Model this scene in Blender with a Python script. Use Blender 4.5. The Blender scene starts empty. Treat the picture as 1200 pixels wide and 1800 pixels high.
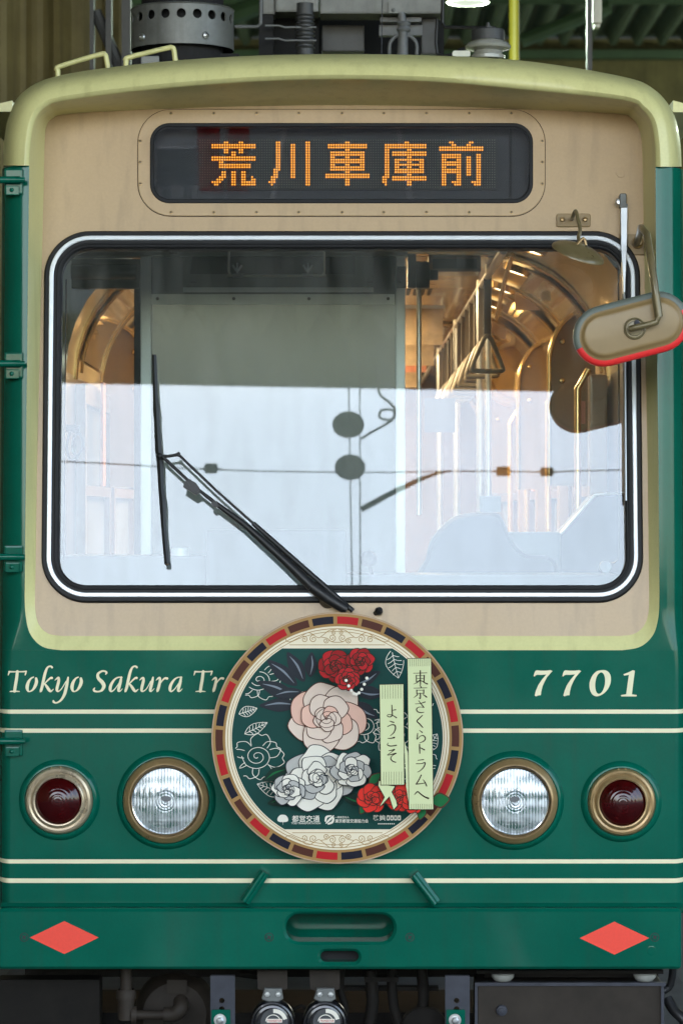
import bpy, bmesh, math, random
from mathutils import Vector, Matrix
from mathutils.geometry import tessellate_polygon
random.seed(7)
R = math.radians
scene = bpy.context.scene
COL = scene.collection

# ------------------------------------------------------------------ camera, sky, sun, exposure
S = 0.00175      # metres per photograph pixel on the tram's front plane (Y = 0)
D = 9.0          # camera distance
ZC = 1.80        # camera height
cam_d = bpy.data.cameras.new('camera'); cam = bpy.data.objects.new('camera', cam_d); COL.objects.link(cam)
cam.location = (0, -D, ZC); cam.rotation_euler = (R(90), 0, 0)
cam_d.sensor_fit = 'VERTICAL'; cam_d.sensor_height = 24; cam_d.lens = 24 * D / (1800 * S)
cam_d.dof.use_dof = True; cam_d.dof.focus_distance = D; cam_d.dof.aperture_fstop = 4.5
cam_d.clip_start = 0.1; cam_d.clip_end = 2000
scene.camera = cam
world = bpy.data.worlds.new('World'); scene.world = world; world.use_nodes = True
wn = world.node_tree.nodes; wl = world.node_tree.links; wn.clear()
sky = wn.new('ShaderNodeTexSky'); sky.sky_type = 'NISHITA'; sky.sun_disc = False
sky.sun_elevation = R(52); sky.sun_rotation = R(200); sky.air_density = 1.3; sky.dust_density = 2.0; sky.ozone_density = 1.0
hs = wn.new('ShaderNodeHueSaturation'); hs.inputs['Saturation'].default_value = 0.9
bg = wn.new('ShaderNodeBackground'); bg.inputs['Strength'].default_value = 0.15
wo = wn.new('ShaderNodeOutputWorld')
wtc = wn.new('ShaderNodeTexCoord'); wnz = wn.new('ShaderNodeTexNoise'); wnz.inputs['Scale'].default_value = 5.5; wnz.inputs['Detail'].default_value = 5; wl.new(wtc.outputs['Generated'], wnz.inputs['Vector'])
wmr = wn.new('ShaderNodeMapRange'); wmr.inputs['From Min'].default_value = .3; wmr.inputs['From Max'].default_value = .7; wmr.inputs['To Min'].default_value = .92; wmr.inputs['To Max'].default_value = 1.2; wl.new(wnz.outputs['Fac'], wmr.inputs['Value'])   # thin uneven cloud
wmx = wn.new('ShaderNodeMix'); wmx.data_type = 'RGBA'; wmx.blend_type = 'MULTIPLY'; wmx.inputs[0].default_value = 1; wl.new(hs.outputs[0], wmx.inputs[6]); wl.new(wmr.outputs[0], wmx.inputs[7])
wl.new(sky.outputs[0], hs.inputs['Color']); wl.new(wmx.outputs[2], bg.inputs['Color']); wl.new(bg.outputs[0], wo.inputs[0])
sun_d = bpy.data.lights.new('sun', 'SUN'); sun_d.energy = 0.8; sun_d.angle = R(14); sun_d.color = (1, .96, .9)
sun = bpy.data.objects.new('sun', sun_d); COL.objects.link(sun)
sd = Vector((math.sin(R(20)) * -1 * math.cos(R(52)), -math.cos(R(20)) * math.cos(R(52)), math.sin(R(52))))
sun.rotation_euler = sd.to_track_quat('Z', 'Y').to_euler(); sun.location = (-4, -12, 14)
vs = scene.view_settings; vs.view_transform = 'Standard'; vs.look = 'None'; vs.gamma = 1; vs.use_curve_mapping = False
vs.exposure = 2.72
scene.render.engine = 'CYCLES'
scene.cycles.use_denoising = True
scene.cycles.max_bounces = 10; scene.cycles.transparent_max_bounces = 16
scene.cycles.caustics_reflective = False; scene.cycles.caustics_refractive = False
EXPO = 2 ** vs.exposure

# ------------------------------------------------------------------ materials
def srgb(r, g, b):
    f = lambda c: (c / 255 / 12.92) if c <= 10 else ((c / 255 + .055) / 1.055) ** 2.4
    return (f(r), f(g), f(b))
MATS = {}
def mat(name, col, rough=.5, metal=0, coat=0, var=.08, vscale=6, bump=0, bscale=40, spec=.5, streak=0, streak_col=(.05, .04, .03), trans=0, ior=1.45, stretch=(1, 1, 1), emit=None, es=0, rvar=0.0):
    m = bpy.data.materials.new(name); m.use_nodes = True; MATS[name] = m
    nt = m.node_tree; N = nt.nodes; L = nt.links; p = N['Principled BSDF']
    p.inputs['Roughness'].default_value = rough; p.inputs['Metallic'].default_value = metal
    p.inputs['Coat Weight'].default_value = coat; p.inputs['Coat Roughness'].default_value = .06
    p.inputs['Specular IOR Level'].default_value = spec; p.inputs['IOR'].default_value = ior
    p.inputs['Transmission Weight'].default_value = trans
    tc = N.new('ShaderNodeTexCoord')
    geo = N.new('ShaderNodeNewGeometry')
    mp = N.new('ShaderNodeMapping'); mp.inputs['Scale'].default_value = stretch; L.new(geo.outputs['Position'], mp.inputs['Vector'])
    nz = N.new('ShaderNodeTexNoise'); nz.inputs['Scale'].default_value = vscale; nz.inputs['Detail'].default_value = 6; nz.inputs['Roughness'].default_value = .62
    L.new(mp.outputs[0], nz.inputs['Vector'])
    mr = N.new('ShaderNodeMapRange'); mr.inputs['From Min'].default_value = .25; mr.inputs['From Max'].default_value = .75
    mr.inputs['To Min'].default_value = 1 - var; mr.inputs['To Max'].default_value = 1 + var
    L.new(nz.outputs['Fac'], mr.inputs['Value'])
    mx = N.new('ShaderNodeMix'); mx.data_type = 'RGBA'; mx.blend_type = 'MULTIPLY'; mx.inputs[0].default_value = 1
    mx.inputs[6].default_value = (*col, 1); L.new(mr.outputs[0], mx.inputs[7])
    out = mx.outputs[2]
    if streak:
        mp2 = N.new('ShaderNodeMapping'); mp2.inputs['Scale'].default_value = (26, 26, .9); L.new(geo.outputs['Position'], mp2.inputs['Vector'])
        n2 = N.new('ShaderNodeTexNoise'); n2.inputs['Scale'].default_value = 1; n2.inputs['Detail'].default_value = 5; L.new(mp2.outputs[0], n2.inputs['Vector'])
        r2 = N.new('ShaderNodeMapRange'); r2.inputs['From Min'].default_value = .52; r2.inputs['From Max'].default_value = .8; r2.inputs['To Min'].default_value = 0; r2.inputs['To Max'].default_value = streak
        L.new(n2.outputs['Fac'], r2.inputs['Value'])
        m2 = N.new('ShaderNodeMix'); m2.data_type = 'RGBA'; L.new(r2.outputs[0], m2.inputs[0]); L.new(out, m2.inputs[6]); m2.inputs[7].default_value = (*streak_col, 1)
        out = m2.outputs[2]
    if streak:      # fine mottling of old paint
        n3 = N.new('ShaderNodeTexNoise'); n3.inputs['Scale'].default_value = 130; n3.inputs['Detail'].default_value = 3; L.new(geo.outputs['Position'], n3.inputs['Vector'])
        r3 = N.new('ShaderNodeMapRange'); r3.inputs['From Min'].default_value = .3; r3.inputs['From Max'].default_value = .7; r3.inputs['To Min'].default_value = .97; r3.inputs['To Max'].default_value = 1.03; L.new(n3.outputs['Fac'], r3.inputs['Value'])
        m3 = N.new('ShaderNodeMix'); m3.data_type = 'RGBA'; m3.blend_type = 'MULTIPLY'; m3.inputs[0].default_value = 1; L.new(out, m3.inputs[6]); L.new(r3.outputs[0], m3.inputs[7]); out = m3.outputs[2]
    L.new(out, p.inputs['Base Color'])
    if rvar:
        rr = N.new('ShaderNodeMapRange'); rr.inputs['From Min'].default_value = .3; rr.inputs['From Max'].default_value = .7
        rr.inputs['To Min'].default_value = max(0, rough - rvar); rr.inputs['To Max'].default_value = rough + rvar
        L.new(nz.outputs['Fac'], rr.inputs['Value']); L.new(rr.outputs[0], p.inputs['Roughness'])
    if bump:
        nb = N.new('ShaderNodeTexNoise'); nb.inputs['Scale'].default_value = bscale; nb.inputs['Detail'].default_value = 4; L.new(mp.outputs[0], nb.inputs['Vector'])
        b = N.new('ShaderNodeBump'); b.inputs['Strength'].default_value = bump; b.inputs['Distance'].default_value = .002
        L.new(nb.outputs['Fac'], b.inputs['Height']); L.new(b.outputs[0], p.inputs['Normal'])
        if coat: L.new(b.outputs[0], p.inputs['Coat Normal'])
    if emit:
        p.inputs['Emission Color'].default_value = (*emit, 1); p.inputs['Emission Strength'].default_value = es
    return m
def glassmat(name, ior=1.5, tint=(1, 1, 1), rough=0.0, dirt=0.0):
    m = bpy.data.materials.new(name); m.use_nodes = True; MATS[name] = m
    nt = m.node_tree; N = nt.nodes; L = nt.links; N.clear()
    o = N.new('ShaderNodeOutputMaterial'); fr = N.new('ShaderNodeFresnel'); fr.inputs['IOR'].default_value = ior
    tr = N.new('ShaderNodeBsdfTransparent'); tr.inputs[0].default_value = (*tint, 1)
    gl = N.new('ShaderNodeBsdfGlossy'); gl.inputs['Roughness'].default_value = rough
    mx = N.new('ShaderNodeMixShader'); L.new(fr.outputs[0], mx.inputs[0]); L.new(tr.outputs[0], mx.inputs[1]); L.new(gl.outputs[0], mx.inputs[2])
    out = mx.outputs[0]
    if dirt:
        geo = N.new('ShaderNodeNewGeometry'); mp = N.new('ShaderNodeMapping'); mp.inputs['Scale'].default_value = (14, 14, 2); L.new(geo.outputs['Position'], mp.inputs['Vector'])
        nz = N.new('ShaderNodeTexNoise'); nz.inputs['Scale'].default_value = 1.0; nz.inputs['Detail'].default_value = 3; L.new(mp.outputs[0], nz.inputs['Vector'])
        mr = N.new('ShaderNodeMapRange'); mr.inputs['From Min'].default_value = .4; mr.inputs['From Max'].default_value = .8; mr.inputs['To Min'].default_value = dirt * .3; mr.inputs['To Max'].default_value = dirt * 1.6
        L.new(nz.outputs['Fac'], mr.inputs['Value'])
        df = N.new('ShaderNodeBsdfDiffuse'); df.inputs[0].default_value = (.5, .5, .47, 1)
        m2 = N.new('ShaderNodeMixShader'); L.new(mr.outputs[0], m2.inputs[0]); L.new(out, m2.inputs[1]); L.new(df.outputs[0], m2.inputs[2]); out = m2.outputs[0]
    L.new(out, o.inputs[0]); return m
def emitmat(name, col, st):
    m = bpy.data.materials.new(name); m.use_nodes = True; MATS[name] = m
    N = m.node_tree.nodes; L = m.node_tree.links; N.clear()
    o = N.new('ShaderNodeOutputMaterial'); e = N.new('ShaderNodeEmission'); e.inputs[0].default_value = (*col, 1); e.inputs[1].default_value = st; L.new(e.outputs[0], o.inputs[0]); return m

mat('green', (.0008, .092, .058), .13, coat=0, spec=.32, var=.16, vscale=3, bump=.30, bscale=5, streak=.22, streak_col=(.03, .05, .035), rvar=.05)
mat('yellow', (.60, .57, .26), .40, coat=.12, var=.05, vscale=4, bump=.12, bscale=6, streak=.25, streak_col=(.20, .17, .07), rvar=.06)
mat('beige', (.440, .308, .172), .38, coat=.08, var=.04, vscale=3, bump=.16, bscale=4, streak=.38, streak_col=(.24, .17, .10), rvar=.06)
mat('cream', (.72, .68, .45), .4, var=.05, vscale=20)
mat('rubber', (.010, .010, .011), .5, spec=.25, var=.2, vscale=30, bump=.1, bscale=60)
mat('black', (.010, .010, .011), .45, var=.2, vscale=30)
mat('matte_black', (.006, .006, .007), .8, var=.2)
mat('trim_white', (.62, .64, .65), .25, metal=.25, var=.08, vscale=25)
mat('chrome', (.75, .76, .78), .14, metal=1, var=.04)
mat('steel', (.46, .47, .47), .34, metal=.9, var=.15, vscale=18)
mat('aluminium', (.58, .62, .62), .45, metal=.25, var=.06, vscale=8, stretch=(1, 1, .2))
mat('gold', (.33, .22, .10), .34, metal=.45, coat=.15, var=.12, vscale=40, rvar=.08)
mat('gold_worn', (.45, .36, .24), .3, metal=.5, coat=.15, var=.3, vscale=18, rvar=.08)
mat('olive_bronze', (.145, .115, .055), .36, metal=.15, coat=.25, var=.16, vscale=30, rvar=.1)
mat('mirror_back', (.245, .165, .07), .42, coat=.12, var=.08, vscale=14, bump=.05)
mat('mirror_rim', (.12, .14, .12), .4, var=.1)
mat('tape_red', (.72, .028, .028), .38, var=.04)
mat('diamond', (.80, .055, .030), .45, var=.05, vscale=120)
mat('red_lens', (.034, .0007, .0012), .16, coat=.3, spec=.4, var=.3, vscale=30)
mat('red_core', (.16, .003, .003), .12, coat=1, var=.1)
mat('reflector', (.92, .93, .95), .38, metal=.75, var=.03, bump=.5, bscale=90)
mat('dark_grey', (.045, .047, .05), .5, var=.2, vscale=20)
mat('mid_grey', (.12, .125, .13), .5, var=.2, vscale=20, bump=.1)
mat('galvanised', (.14, .145, .14), .5, metal=.35, var=.25, vscale=12, streak=.5, streak_col=(.06, .055, .045), bump=.1)
mat('porcelain', (.30, .30, .27), .25, coat=.4, var=.15, vscale=30)
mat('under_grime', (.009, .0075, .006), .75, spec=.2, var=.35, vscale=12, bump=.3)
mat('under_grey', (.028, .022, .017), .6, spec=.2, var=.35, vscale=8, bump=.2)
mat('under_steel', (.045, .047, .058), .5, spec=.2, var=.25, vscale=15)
mat('bulkhead', (.10, .12, .13), .22, coat=.3, var=.05, vscale=5)
mat('bulkhead_box', (.11, .125, .115), .35, var=.06)
mat('dash', (.10, .12, .14), .5, var=.1)
mat('seat_fabric', (.03, .035, .06), .8, var=.2, vscale=60)
mat('saloon_ceiling', (.72, .58, .38), .22, coat=.5, var=.06, vscale=3, bump=.25, bscale=3)
mb_ = mat('banner_red', (.40, .03, .035), .8, var=.15)
_n = mb_.node_tree.nodes; _t = _n.new('ShaderNodeBsdfTranslucent'); _t.inputs[0].default_value = (.20, .012, .016, 1); _x = _n.new('ShaderNodeAddShader')
mb_.node_tree.links.new(_n['Principled BSDF'].outputs[0], _x.inputs[0]); mb_.node_tree.links.new(_t.outputs[0], _x.inputs[1]); mb_.node_tree.links.new(_x.outputs[0], _n['Material Output'].inputs[0])
mat('barrier_white', (.7, .72, .75), .5, var=.1)
mat('saloon_wall', (.20, .12, .055), .3, coat=.35, var=.15, vscale=5)
mat('wood', (.075, .036, .016), .32, coat=.4, var=.3, vscale=6, stretch=(3, .4, 3))
mat('brass_frame', (.55, .38, .17), .2, metal=.8, var=.1)
mat('saloon_floor', (.12, .08, .05), .5, var=.2)
mat('strap', (.16, .13, .085), .4, var=.1)
mat('strap_belt', (.09, .065, .04), .5, var=.1)
mat('ad_sheet', (.52, .40, .26), .06, coat=1, var=.5, vscale=9)
mat('ad_paper', (.30, .22, .14), .35, var=.35, vscale=16)
mat('ad_red', (.42, .16, .10), .3, var=.3, vscale=30)
mat('vent_dark', (.03, .022, .015), .6)
mat('led_off', (.16, .155, .10), .5, var=.1)
mat('led_board', (.016, .017, .015), .6, var=.2)
emitmat('led_on', (1.0, .27, .02), 1.5 / EXPO)
emitmat('led_core', (1.0, .60, .10), 1.7 / EXPO)
emitmat('lamp_warm', (1.0, .62, .27), 11 / EXPO)
emitmat('glint_glow', (1.0, .78, .48), 9 / EXPO)  # glow of the added glint discs in the saloon
emitmat('lamp_cool', (.88, 1.0, .82), .85 / EXPO)
glassmat('windscreen_glass', 1.72, (.95, .985, .965), 0.0, .05)
glassmat('sign_glass', 1.30, (.85, .87, .88), 0.0, .002)
glassmat('pane', 1.5, (.9, .93, .92))
def lensmat():
    """clear fluted lamp glass: transparent with gloss, cloudy where the prism bands lie"""
    m = glassmat('lens_glass', 1.5, (.97, .98, .99), .02); nt = m.node_tree; N = nt.nodes; L = nt.links; out = N['Material Output']; base = out.inputs[0].links[0].from_socket
    g = N.new('ShaderNodeNewGeometry'); sp = N.new('ShaderNodeSeparateXYZ'); L.new(g.outputs['Position'], sp.inputs[0])
    def math_(op, a, b=None, v=None):
        n = N.new('ShaderNodeMath'); n.operation = op; L.new(a, n.inputs[0])
        if b is not None: L.new(b, n.inputs[1])
        elif v is not None: n.inputs[1].default_value = v
        return n.outputs[0]
    rib = math_('SINE', math_('MULTIPLY', sp.outputs['X'], v=2 * math.pi / (5.4 * S)))           # moulded vertical ribs
    band = math_('SINE', math_('MULTIPLY', sp.outputs['Z'], v=2 * math.pi / (27 * S)))           # prism bands
    mp2 = N.new('ShaderNodeMapping'); mp2.inputs['Scale'].default_value = (34, 1, 34); L.new(g.outputs['Position'], mp2.inputs['Vector'])
    n2 = N.new('ShaderNodeTexNoise'); n2.inputs['Scale'].default_value = 1; n2.inputs['Detail'].default_value = 1; L.new(mp2.outputs[0], n2.inputs['Vector'])
    tot = math_('ADD', math_('ADD', math_('MULTIPLY', rib, v=.20), math_('MULTIPLY', band, v=.14)), math_('MULTIPLY', n2.outputs['Fac'], v=.9))
    mr = N.new('ShaderNodeMapRange'); mr.inputs['From Min'].default_value = .1; mr.inputs['From Max'].default_value = .8; mr.inputs['To Min'].default_value = .10; mr.inputs['To Max'].default_value = .75; L.new(tot, mr.inputs['Value'])
    gl = N.new('ShaderNodeBsdfGlossy'); gl.inputs['Roughness'].default_value = .5; gl.inputs[0].default_value = (.9, .93, .96, 1)
    mx = N.new('ShaderNodeMixShader'); L.new(mr.outputs[0], mx.inputs[0]); L.new(base, mx.inputs[1]); L.new(gl.outputs[0], mx.inputs[2]); L.new(mx.outputs[0], out.inputs[0])
lensmat()
mat('plate_gold', (.34, .195, .07), .4, spec=.12, var=.04)
mat('plate_edge', (.45, .32, .22), .4, spec=.15, var=.04)
mat('print_red', (.42, .012, .016), .4, spec=.15, var=.05); mat('print_brown', (.075, .022, .014), .4, spec=.15, var=.05); mat('print_black', (.008, .008, .018), .4, spec=.15, var=.05)
mat('print_cream', (.76, .67, .50), .4, spec=.15, var=.03); mat('print_white', (.76, .72, .62), .4, spec=.15, var=.02); mat('print_gold', (.36, .21, .07), .4, spec=.15, var=.05)
mat('print_green', (.004, .050, .042), .4, spec=.15, var=.06); mat('print_lime', (.60, .64, .36), .4, spec=.15, var=.02); mat('print_ink', (.028, .016, .010), .4, spec=.15)
mat('print_rose', (.66, .028, .018), .4, spec=.15, var=.05); mat('print_rose_dark', (.28, .008, .010), .4, spec=.15, var=.08); mat('print_leaf', (.006, .12, .035), .4, spec=.15, var=.05); mat('print_leaf_dark', (.006, .028, .020), .4, spec=.15, var=.05)
mat('print_slate', (.020, .024, .032), .4, spec=.15, var=.05); mat('print_grey', (.20, .23, .27), .4, spec=.15, var=.05); mat('print_pink', (.74, .46, .36), .4, spec=.15, var=.05); mat('print_blush', (.72, .58, .48), .4, spec=.15, var=.05); mat('print_shade', (.44, .43, .40), .4, spec=.15, var=.04)
mat('concrete', (.12, .12, .115), .85, var=.25, vscale=1.5, bump=.3)
mat('asphalt', (.09, .09, .09), .9, var=.25, vscale=3)
mat('shed_roof', (.12, .165, .11), .55, var=.2, vscale=2, streak=.3, streak_col=(.03, .035, .02))
mat('shed_beam', (.05, .09, .045), .55, var=.2, vscale=4)
mat('shed_wall', (.15, .125, .05), .7, var=.3, vscale=3, streak=.5, streak_col=(.03, .028, .015))
mat('yellow_pole', (.20, .17, .014), .5, var=.1)
mat('wire', (.03, .03, .032), .6)
mat('insulator_dark', (.03, .03, .035), .4); mat('insulator_brown', (.12, .06, .035), .3, coat=.4)
mat('disc_grey', (.16, .165, .17), .5)
mat('rail', (.25, .22, .2), .35, metal=.8)
mat('white_box', (.6, .6, .52), .5)
mat('horn_black', (.010, .010, .012), .25, coat=.4)

# ------------------------------------------------------------------ mapping from the photograph to real planes
def P(px, py, Y=0.0):
    f = (Y + D) / D * S
    return Vector(((px - 600) * f, Y, ZC + (900 - py) * f))
ZB = ZC + (900 - 1143) * S        # height where the front starts to lean
def lean_map(deg, y0, zb):
    T = math.tan(R(deg)); n = Vector((0, -math.cos(R(deg)), math.sin(R(deg))))
    def at(off=0.0):
        yo = y0 - off / math.cos(R(deg))
        def f(px, py, d=0.0):
            k = (900 - py) * S
            Y = (yo + (ZC + k - zb) * T) / (1 - k * T / D)
            return P(px, py, Y) + n * d
        return f
    return at, n
PANEL_DEG = 10.0
panel_at, PN = lean_map(PANEL_DEG, .02, ZC + (900 - 1118) * S)
front_at, FN = lean_map(3.0, 0.0, ZB)
panel = panel_at(0); frontlean = front_at(0)
LEAN = math.tan(R(3)); ZL0, ZL1 = ZB - .30, ZB + .45        # the front leans back gradually between these heights
def fy(z):
    if z <= ZL0: return 0.0
    w = ZL1 - ZL0
    return LEAN * (z - ZL0) ** 2 / (2 * w) if z < ZL1 else LEAN * (w / 2 + z - ZL1)
def front(px, py, d=0.0):
    Y = 0.0
    for _ in range(5): Y = fy(P(px, py, Y).z)
    return P(px, py, Y) + Vector((0, -d, 0))
frontlean = front
def flat(Y):
    return lambda px, py, d=0.0: P(px, py, Y) + Vector((0, -d, 0))
def reflected(px, py, Y):
    """where, at depth Y in front of the tram, stands what the windscreen mirrors at this pixel"""
    g = panel_at(-.02)(px, py); o = Vector((0, -D, ZC)); d = (g - o).normalized(); r = d - 2 * d.dot(PN) * PN
    return g + r * ((Y - g.y) / r.y)

# ------------------------------------------------------------------ mesh helpers
def cr(pts, k=6, closed=False):
    """Catmull-Rom through tuples of any length"""
    n = len(pts); out = []
    if n < 3 or k <= 1: return [tuple(p) for p in pts]
    m = n if closed else n - 1
    for i in range(m):
        if closed: a, b, c, d = pts[(i - 1) % n], pts[i], pts[(i + 1) % n], pts[(i + 2) % n]
        else: a, b, c, d = pts[max(i - 1, 0)], pts[i], pts[i + 1], pts[min(i + 2, n - 1)]
        for j in range(k):
            t = j / k
            out.append(tuple(.5 * (2 * B + (C - A) * t + (2 * A - 5 * B + 4 * C - E) * t * t + (3 * B - A - 3 * C + E) * t ** 3) for A, B, C, E in zip(a, b, c, d)))
    if not closed: out.append(tuple(pts[-1]))
    return out
def rquad(c, r, inset=0, k=8):
    """rounded quad, corners TL TR BR BL in pixels (y down), returned clockwise on screen"""
    (tl, tr, br, bl) = [Vector(p) for p in c]
    i = inset
    pts = [Vector((tl.x + i, tl.y + i)), Vector((tr.x - i, tr.y + i)), Vector((br.x - i, br.y - i)), Vector((bl.x + i, bl.y - i))]
    r = max(r - i, .5); out = []
    for q in range(4):
        p = pts[q]; a = (pts[q - 1] - p).normalized(); b = (pts[(q + 1) % 4] - p).normalized()
        c0 = p + a * r + b * r
        for j in range(k + 1):
            t = j / k * math.pi / 2
            v = p + a * r * (1 - math.sin(t)) + b * r * (1 - math.cos(t))
            out.append((v.x, v.y))
    return out
def rrect(x0, y0, x1, y1, r, inset=0, k=8): return rquad([(x0, y0), (x1, y0), (x1, y1), (x0, y1)], r, inset, k)
def circ(cx, cy, r, n=32, a0=0, ry=None): return [(cx + r * math.cos(a0 + 2 * math.pi * i / n), cy + (ry or r) * math.sin(a0 + 2 * math.pi * i / n)) for i in range(n)]
def area2(p): return sum(p[i - 1][0] * p[i][1] - p[i][0] * p[i - 1][1] for i in range(len(p)))

class MB:
    def __init__(s): s.v = []; s.f = []; s.m = []; s.mi = 0
    def add(s, vs, fs):
        b = len(s.v); s.v += [Vector(v) for v in vs]; s.f += [[b + i for i in f] for f in fs]; s.m += [s.mi] * len(fs); return s
    def quad(s, a, b, c, d): return s.add([a, b, c, d], [[0, 1, 2, 3]])
    def box(s, a, b):
        (x0, y0, z0), (x1, y1, z1) = [(min(a[i], b[i])) for i in range(3)], [(max(a[i], b[i])) for i in range(3)]
        v = [(x0, y0, z0), (x1, y0, z0), (x1, y1, z0), (x0, y1, z0), (x0, y0, z1), (x1, y0, z1), (x1, y1, z1), (x0, y1, z1)]
        return s.add(v, [[0, 3, 2, 1], [4, 5, 6, 7], [0, 1, 5, 4], [1, 2, 6, 5], [2, 3, 7, 6], [3, 0, 4, 7]])
    def boxpx(s, x0, y0, x1, y1, Y, depth):
        a = P(x0, y0, Y); b = P(x1, y1, Y); return s.box(a, (b.x, Y + depth, b.z))
    def plate(s, outer, mapf, d0=0.0, d1=-.003, holes=(), bev=0, bevd=.002, back=False):
        """front face at offset d0, walls back to d1; bev = chamfer in pixels"""
        loops = [list(outer)] + [list(h) for h in holes]
        for i, l in enumerate(loops):
            if (area2(l) > 0) != (i == 0): l.reverse()        # outer clockwise on screen, holes the other way
        def off(l, e):
            out = []; n = len(l)
            for i in range(n):
                a, b, c = Vector(l[i - 1]), Vector(l[i]), Vector(l[(i + 1) % n])
                t = ((b - a).normalized() + (c - b).normalized())
                t = t.normalized() if t.length > 1e-6 else (c - b).normalized()
                nn = Vector((-t.y, t.x)); out.append((b.x + nn.x * e, b.y + nn.y * e))
            return out
        fl = [off(l, bev) for l in loops] if bev else loops
        tri = tessellate_polygon([[Vector((p[0], -p[1], 0)) for p in l] for l in fl])
        flatp = [p for l in fl for p in l]
        vs = [mapf(p[0], p[1], d0) for p in flatp]
        fs = []
        for t in tri:
            a, b, c = [Vector(flatp[i]) for i in t]
            fs.append(list(t) if (b - a).cross(c - a) < 0 else [t[0], t[2], t[1]])
        s.add(vs, fs)
        rings = [(fl, d0)] + ([(loops, d0 - bevd)] if bev else []) + [(loops, d1)]
        for (la, da), (lb, db) in zip(rings, rings[1:]):
            for A, B in zip(la, lb):
                n = len(A)
                vs = [mapf(p[0], p[1], da) for p in A] + [mapf(p[0], p[1], db) for p in B]
                s.add(vs, [[i, (i + 1) % n, n + (i + 1) % n, n + i] for i in range(n)])
        if back:
            s.add([mapf(p[0], p[1], d1) for l in loops for p in l], [f[::-1] for f in fs])
        return s
    def stroke(s, pts, mapf, d=0.0, k=6, closed=False, caps=True, th=0):
        q = cr([tuple(p) for p in pts], k, closed); n = len(q); Lh = []; Rh = []
        for i in range(n):
            a = q[i - 1] if (i > 0 or closed) else q[i]; b = q[(i + 1) % n] if (i < n - 1 or closed) else q[i]
            t = Vector((b[0] - a[0], b[1] - a[1])); t = t.normalized() if t.length > 1e-9 else Vector((1, 0)); w = max(q[i][2], .2) / 2
            nn = Vector((-t.y, t.x)); Lh.append((q[i][0] + nn.x * w, q[i][1] + nn.y * w)); Rh.append((q[i][0] - nn.x * w, q[i][1] - nn.y * w))
        vs = [mapf(p[0], p[1], d) for p in Lh + Rh]
        m = n if closed else n - 1
        s.add(vs, [[i, (i + 1) % n, n + (i + 1) % n, n + i] for i in range(m)])
        if caps and not closed:
            for p, o in ((q[0], q[1]), (q[-1], q[-2])):
                t = Vector((p[0] - o[0], p[1] - o[1])); a0 = math.atan2(t.y, t.x) - math.pi / 2; w = p[2] / 2
                pl = [(p[0] + w * math.cos(a0 + math.pi * j / 6), p[1] + w * math.sin(a0 + math.pi * j / 6)) for j in range(7)]
                s.add([mapf(x, y, d) for x, y in pl], [list(range(6, -1, -1))])
        return s
    def tube(s, pts, r, n=10, k=1, caps=True, closed=False):
        pts = [Vector(p) for p in (cr([tuple(p) for p in pts], k, closed) if k > 1 else pts)]
        rs = r if isinstance(r, (list, tuple)) else [r] * len(pts)
        if len(rs) != len(pts): rs = [rs[0] + (rs[-1] - rs[0]) * i / (len(pts) - 1) for i in range(len(pts))]
        N = len(pts); rings = []; up = None
        for i in range(N):
            t = (pts[(i + 1) % N] - pts[i - 1]) if closed else (pts[min(i + 1, N - 1)] - pts[max(i - 1, 0)])
            t = t.normalized()
            if up is None: up = Vector((0, 0, 1)) if abs(t.z) < .9 else Vector((1, 0, 0))
            up = (up - t * up.dot(t)).normalized(); b = t.cross(up)
            rings.append([pts[i] + (up * math.cos(2 * math.pi * j / n) + b * math.sin(2 * math.pi * j / n)) * rs[i] for j in range(n)])
        vs = [v for g in rings for v in g]; fs = []
        for i in range(N if closed else N - 1):
            a = i * n; c = ((i + 1) % N) * n
            fs += [[a + j, c + j, c + (j + 1) % n, a + (j + 1) % n] for j in range(n)]
        if caps and not closed: fs += [list(range(n)), list(range((N - 1) * n + n - 1, (N - 1) * n - 1, -1))]
        return s.add(vs, [f[::-1] for f in fs])
    def lathe(s, c, prof, axis=(0, -1, 0), n=40):
        """prof = [(radius, distance along axis)]"""
        c = Vector(c); ax = Vector(axis).normalized(); u = Vector((1, 0, 0)) if abs(ax.x) < .9 else Vector((0, 1, 0))
        u = (u - ax * u.dot(ax)).normalized(); w = ax.cross(u); vs = []; fs = []; m = len(prof)
        for i in range(n):
            a = 2 * math.pi * i / n
            for r, h in prof: vs.append(c + ax * h + (u * math.cos(a) + w * math.sin(a)) * max(r, 1e-5))
        for i in range(n):
            k2 = (i + 1) % n
            fs += [[i * m + j, k2 * m + j, k2 * m + j + 1, i * m + j + 1] for j in range(m - 1)]
        return s.add(vs, fs)
    def loft(s, loops, closed=True):
        n = len(loops[0]); m = n if closed else n - 1; vs = [v for l in loops for v in l]; fs = []
        for q in range(len(loops) - 1):
            fs += [[q * n + i, q * n + (i + 1) % n, (q + 1) * n + (i + 1) % n, (q + 1) * n + i] for i in range(m)]
        return s.add(vs, fs)
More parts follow.
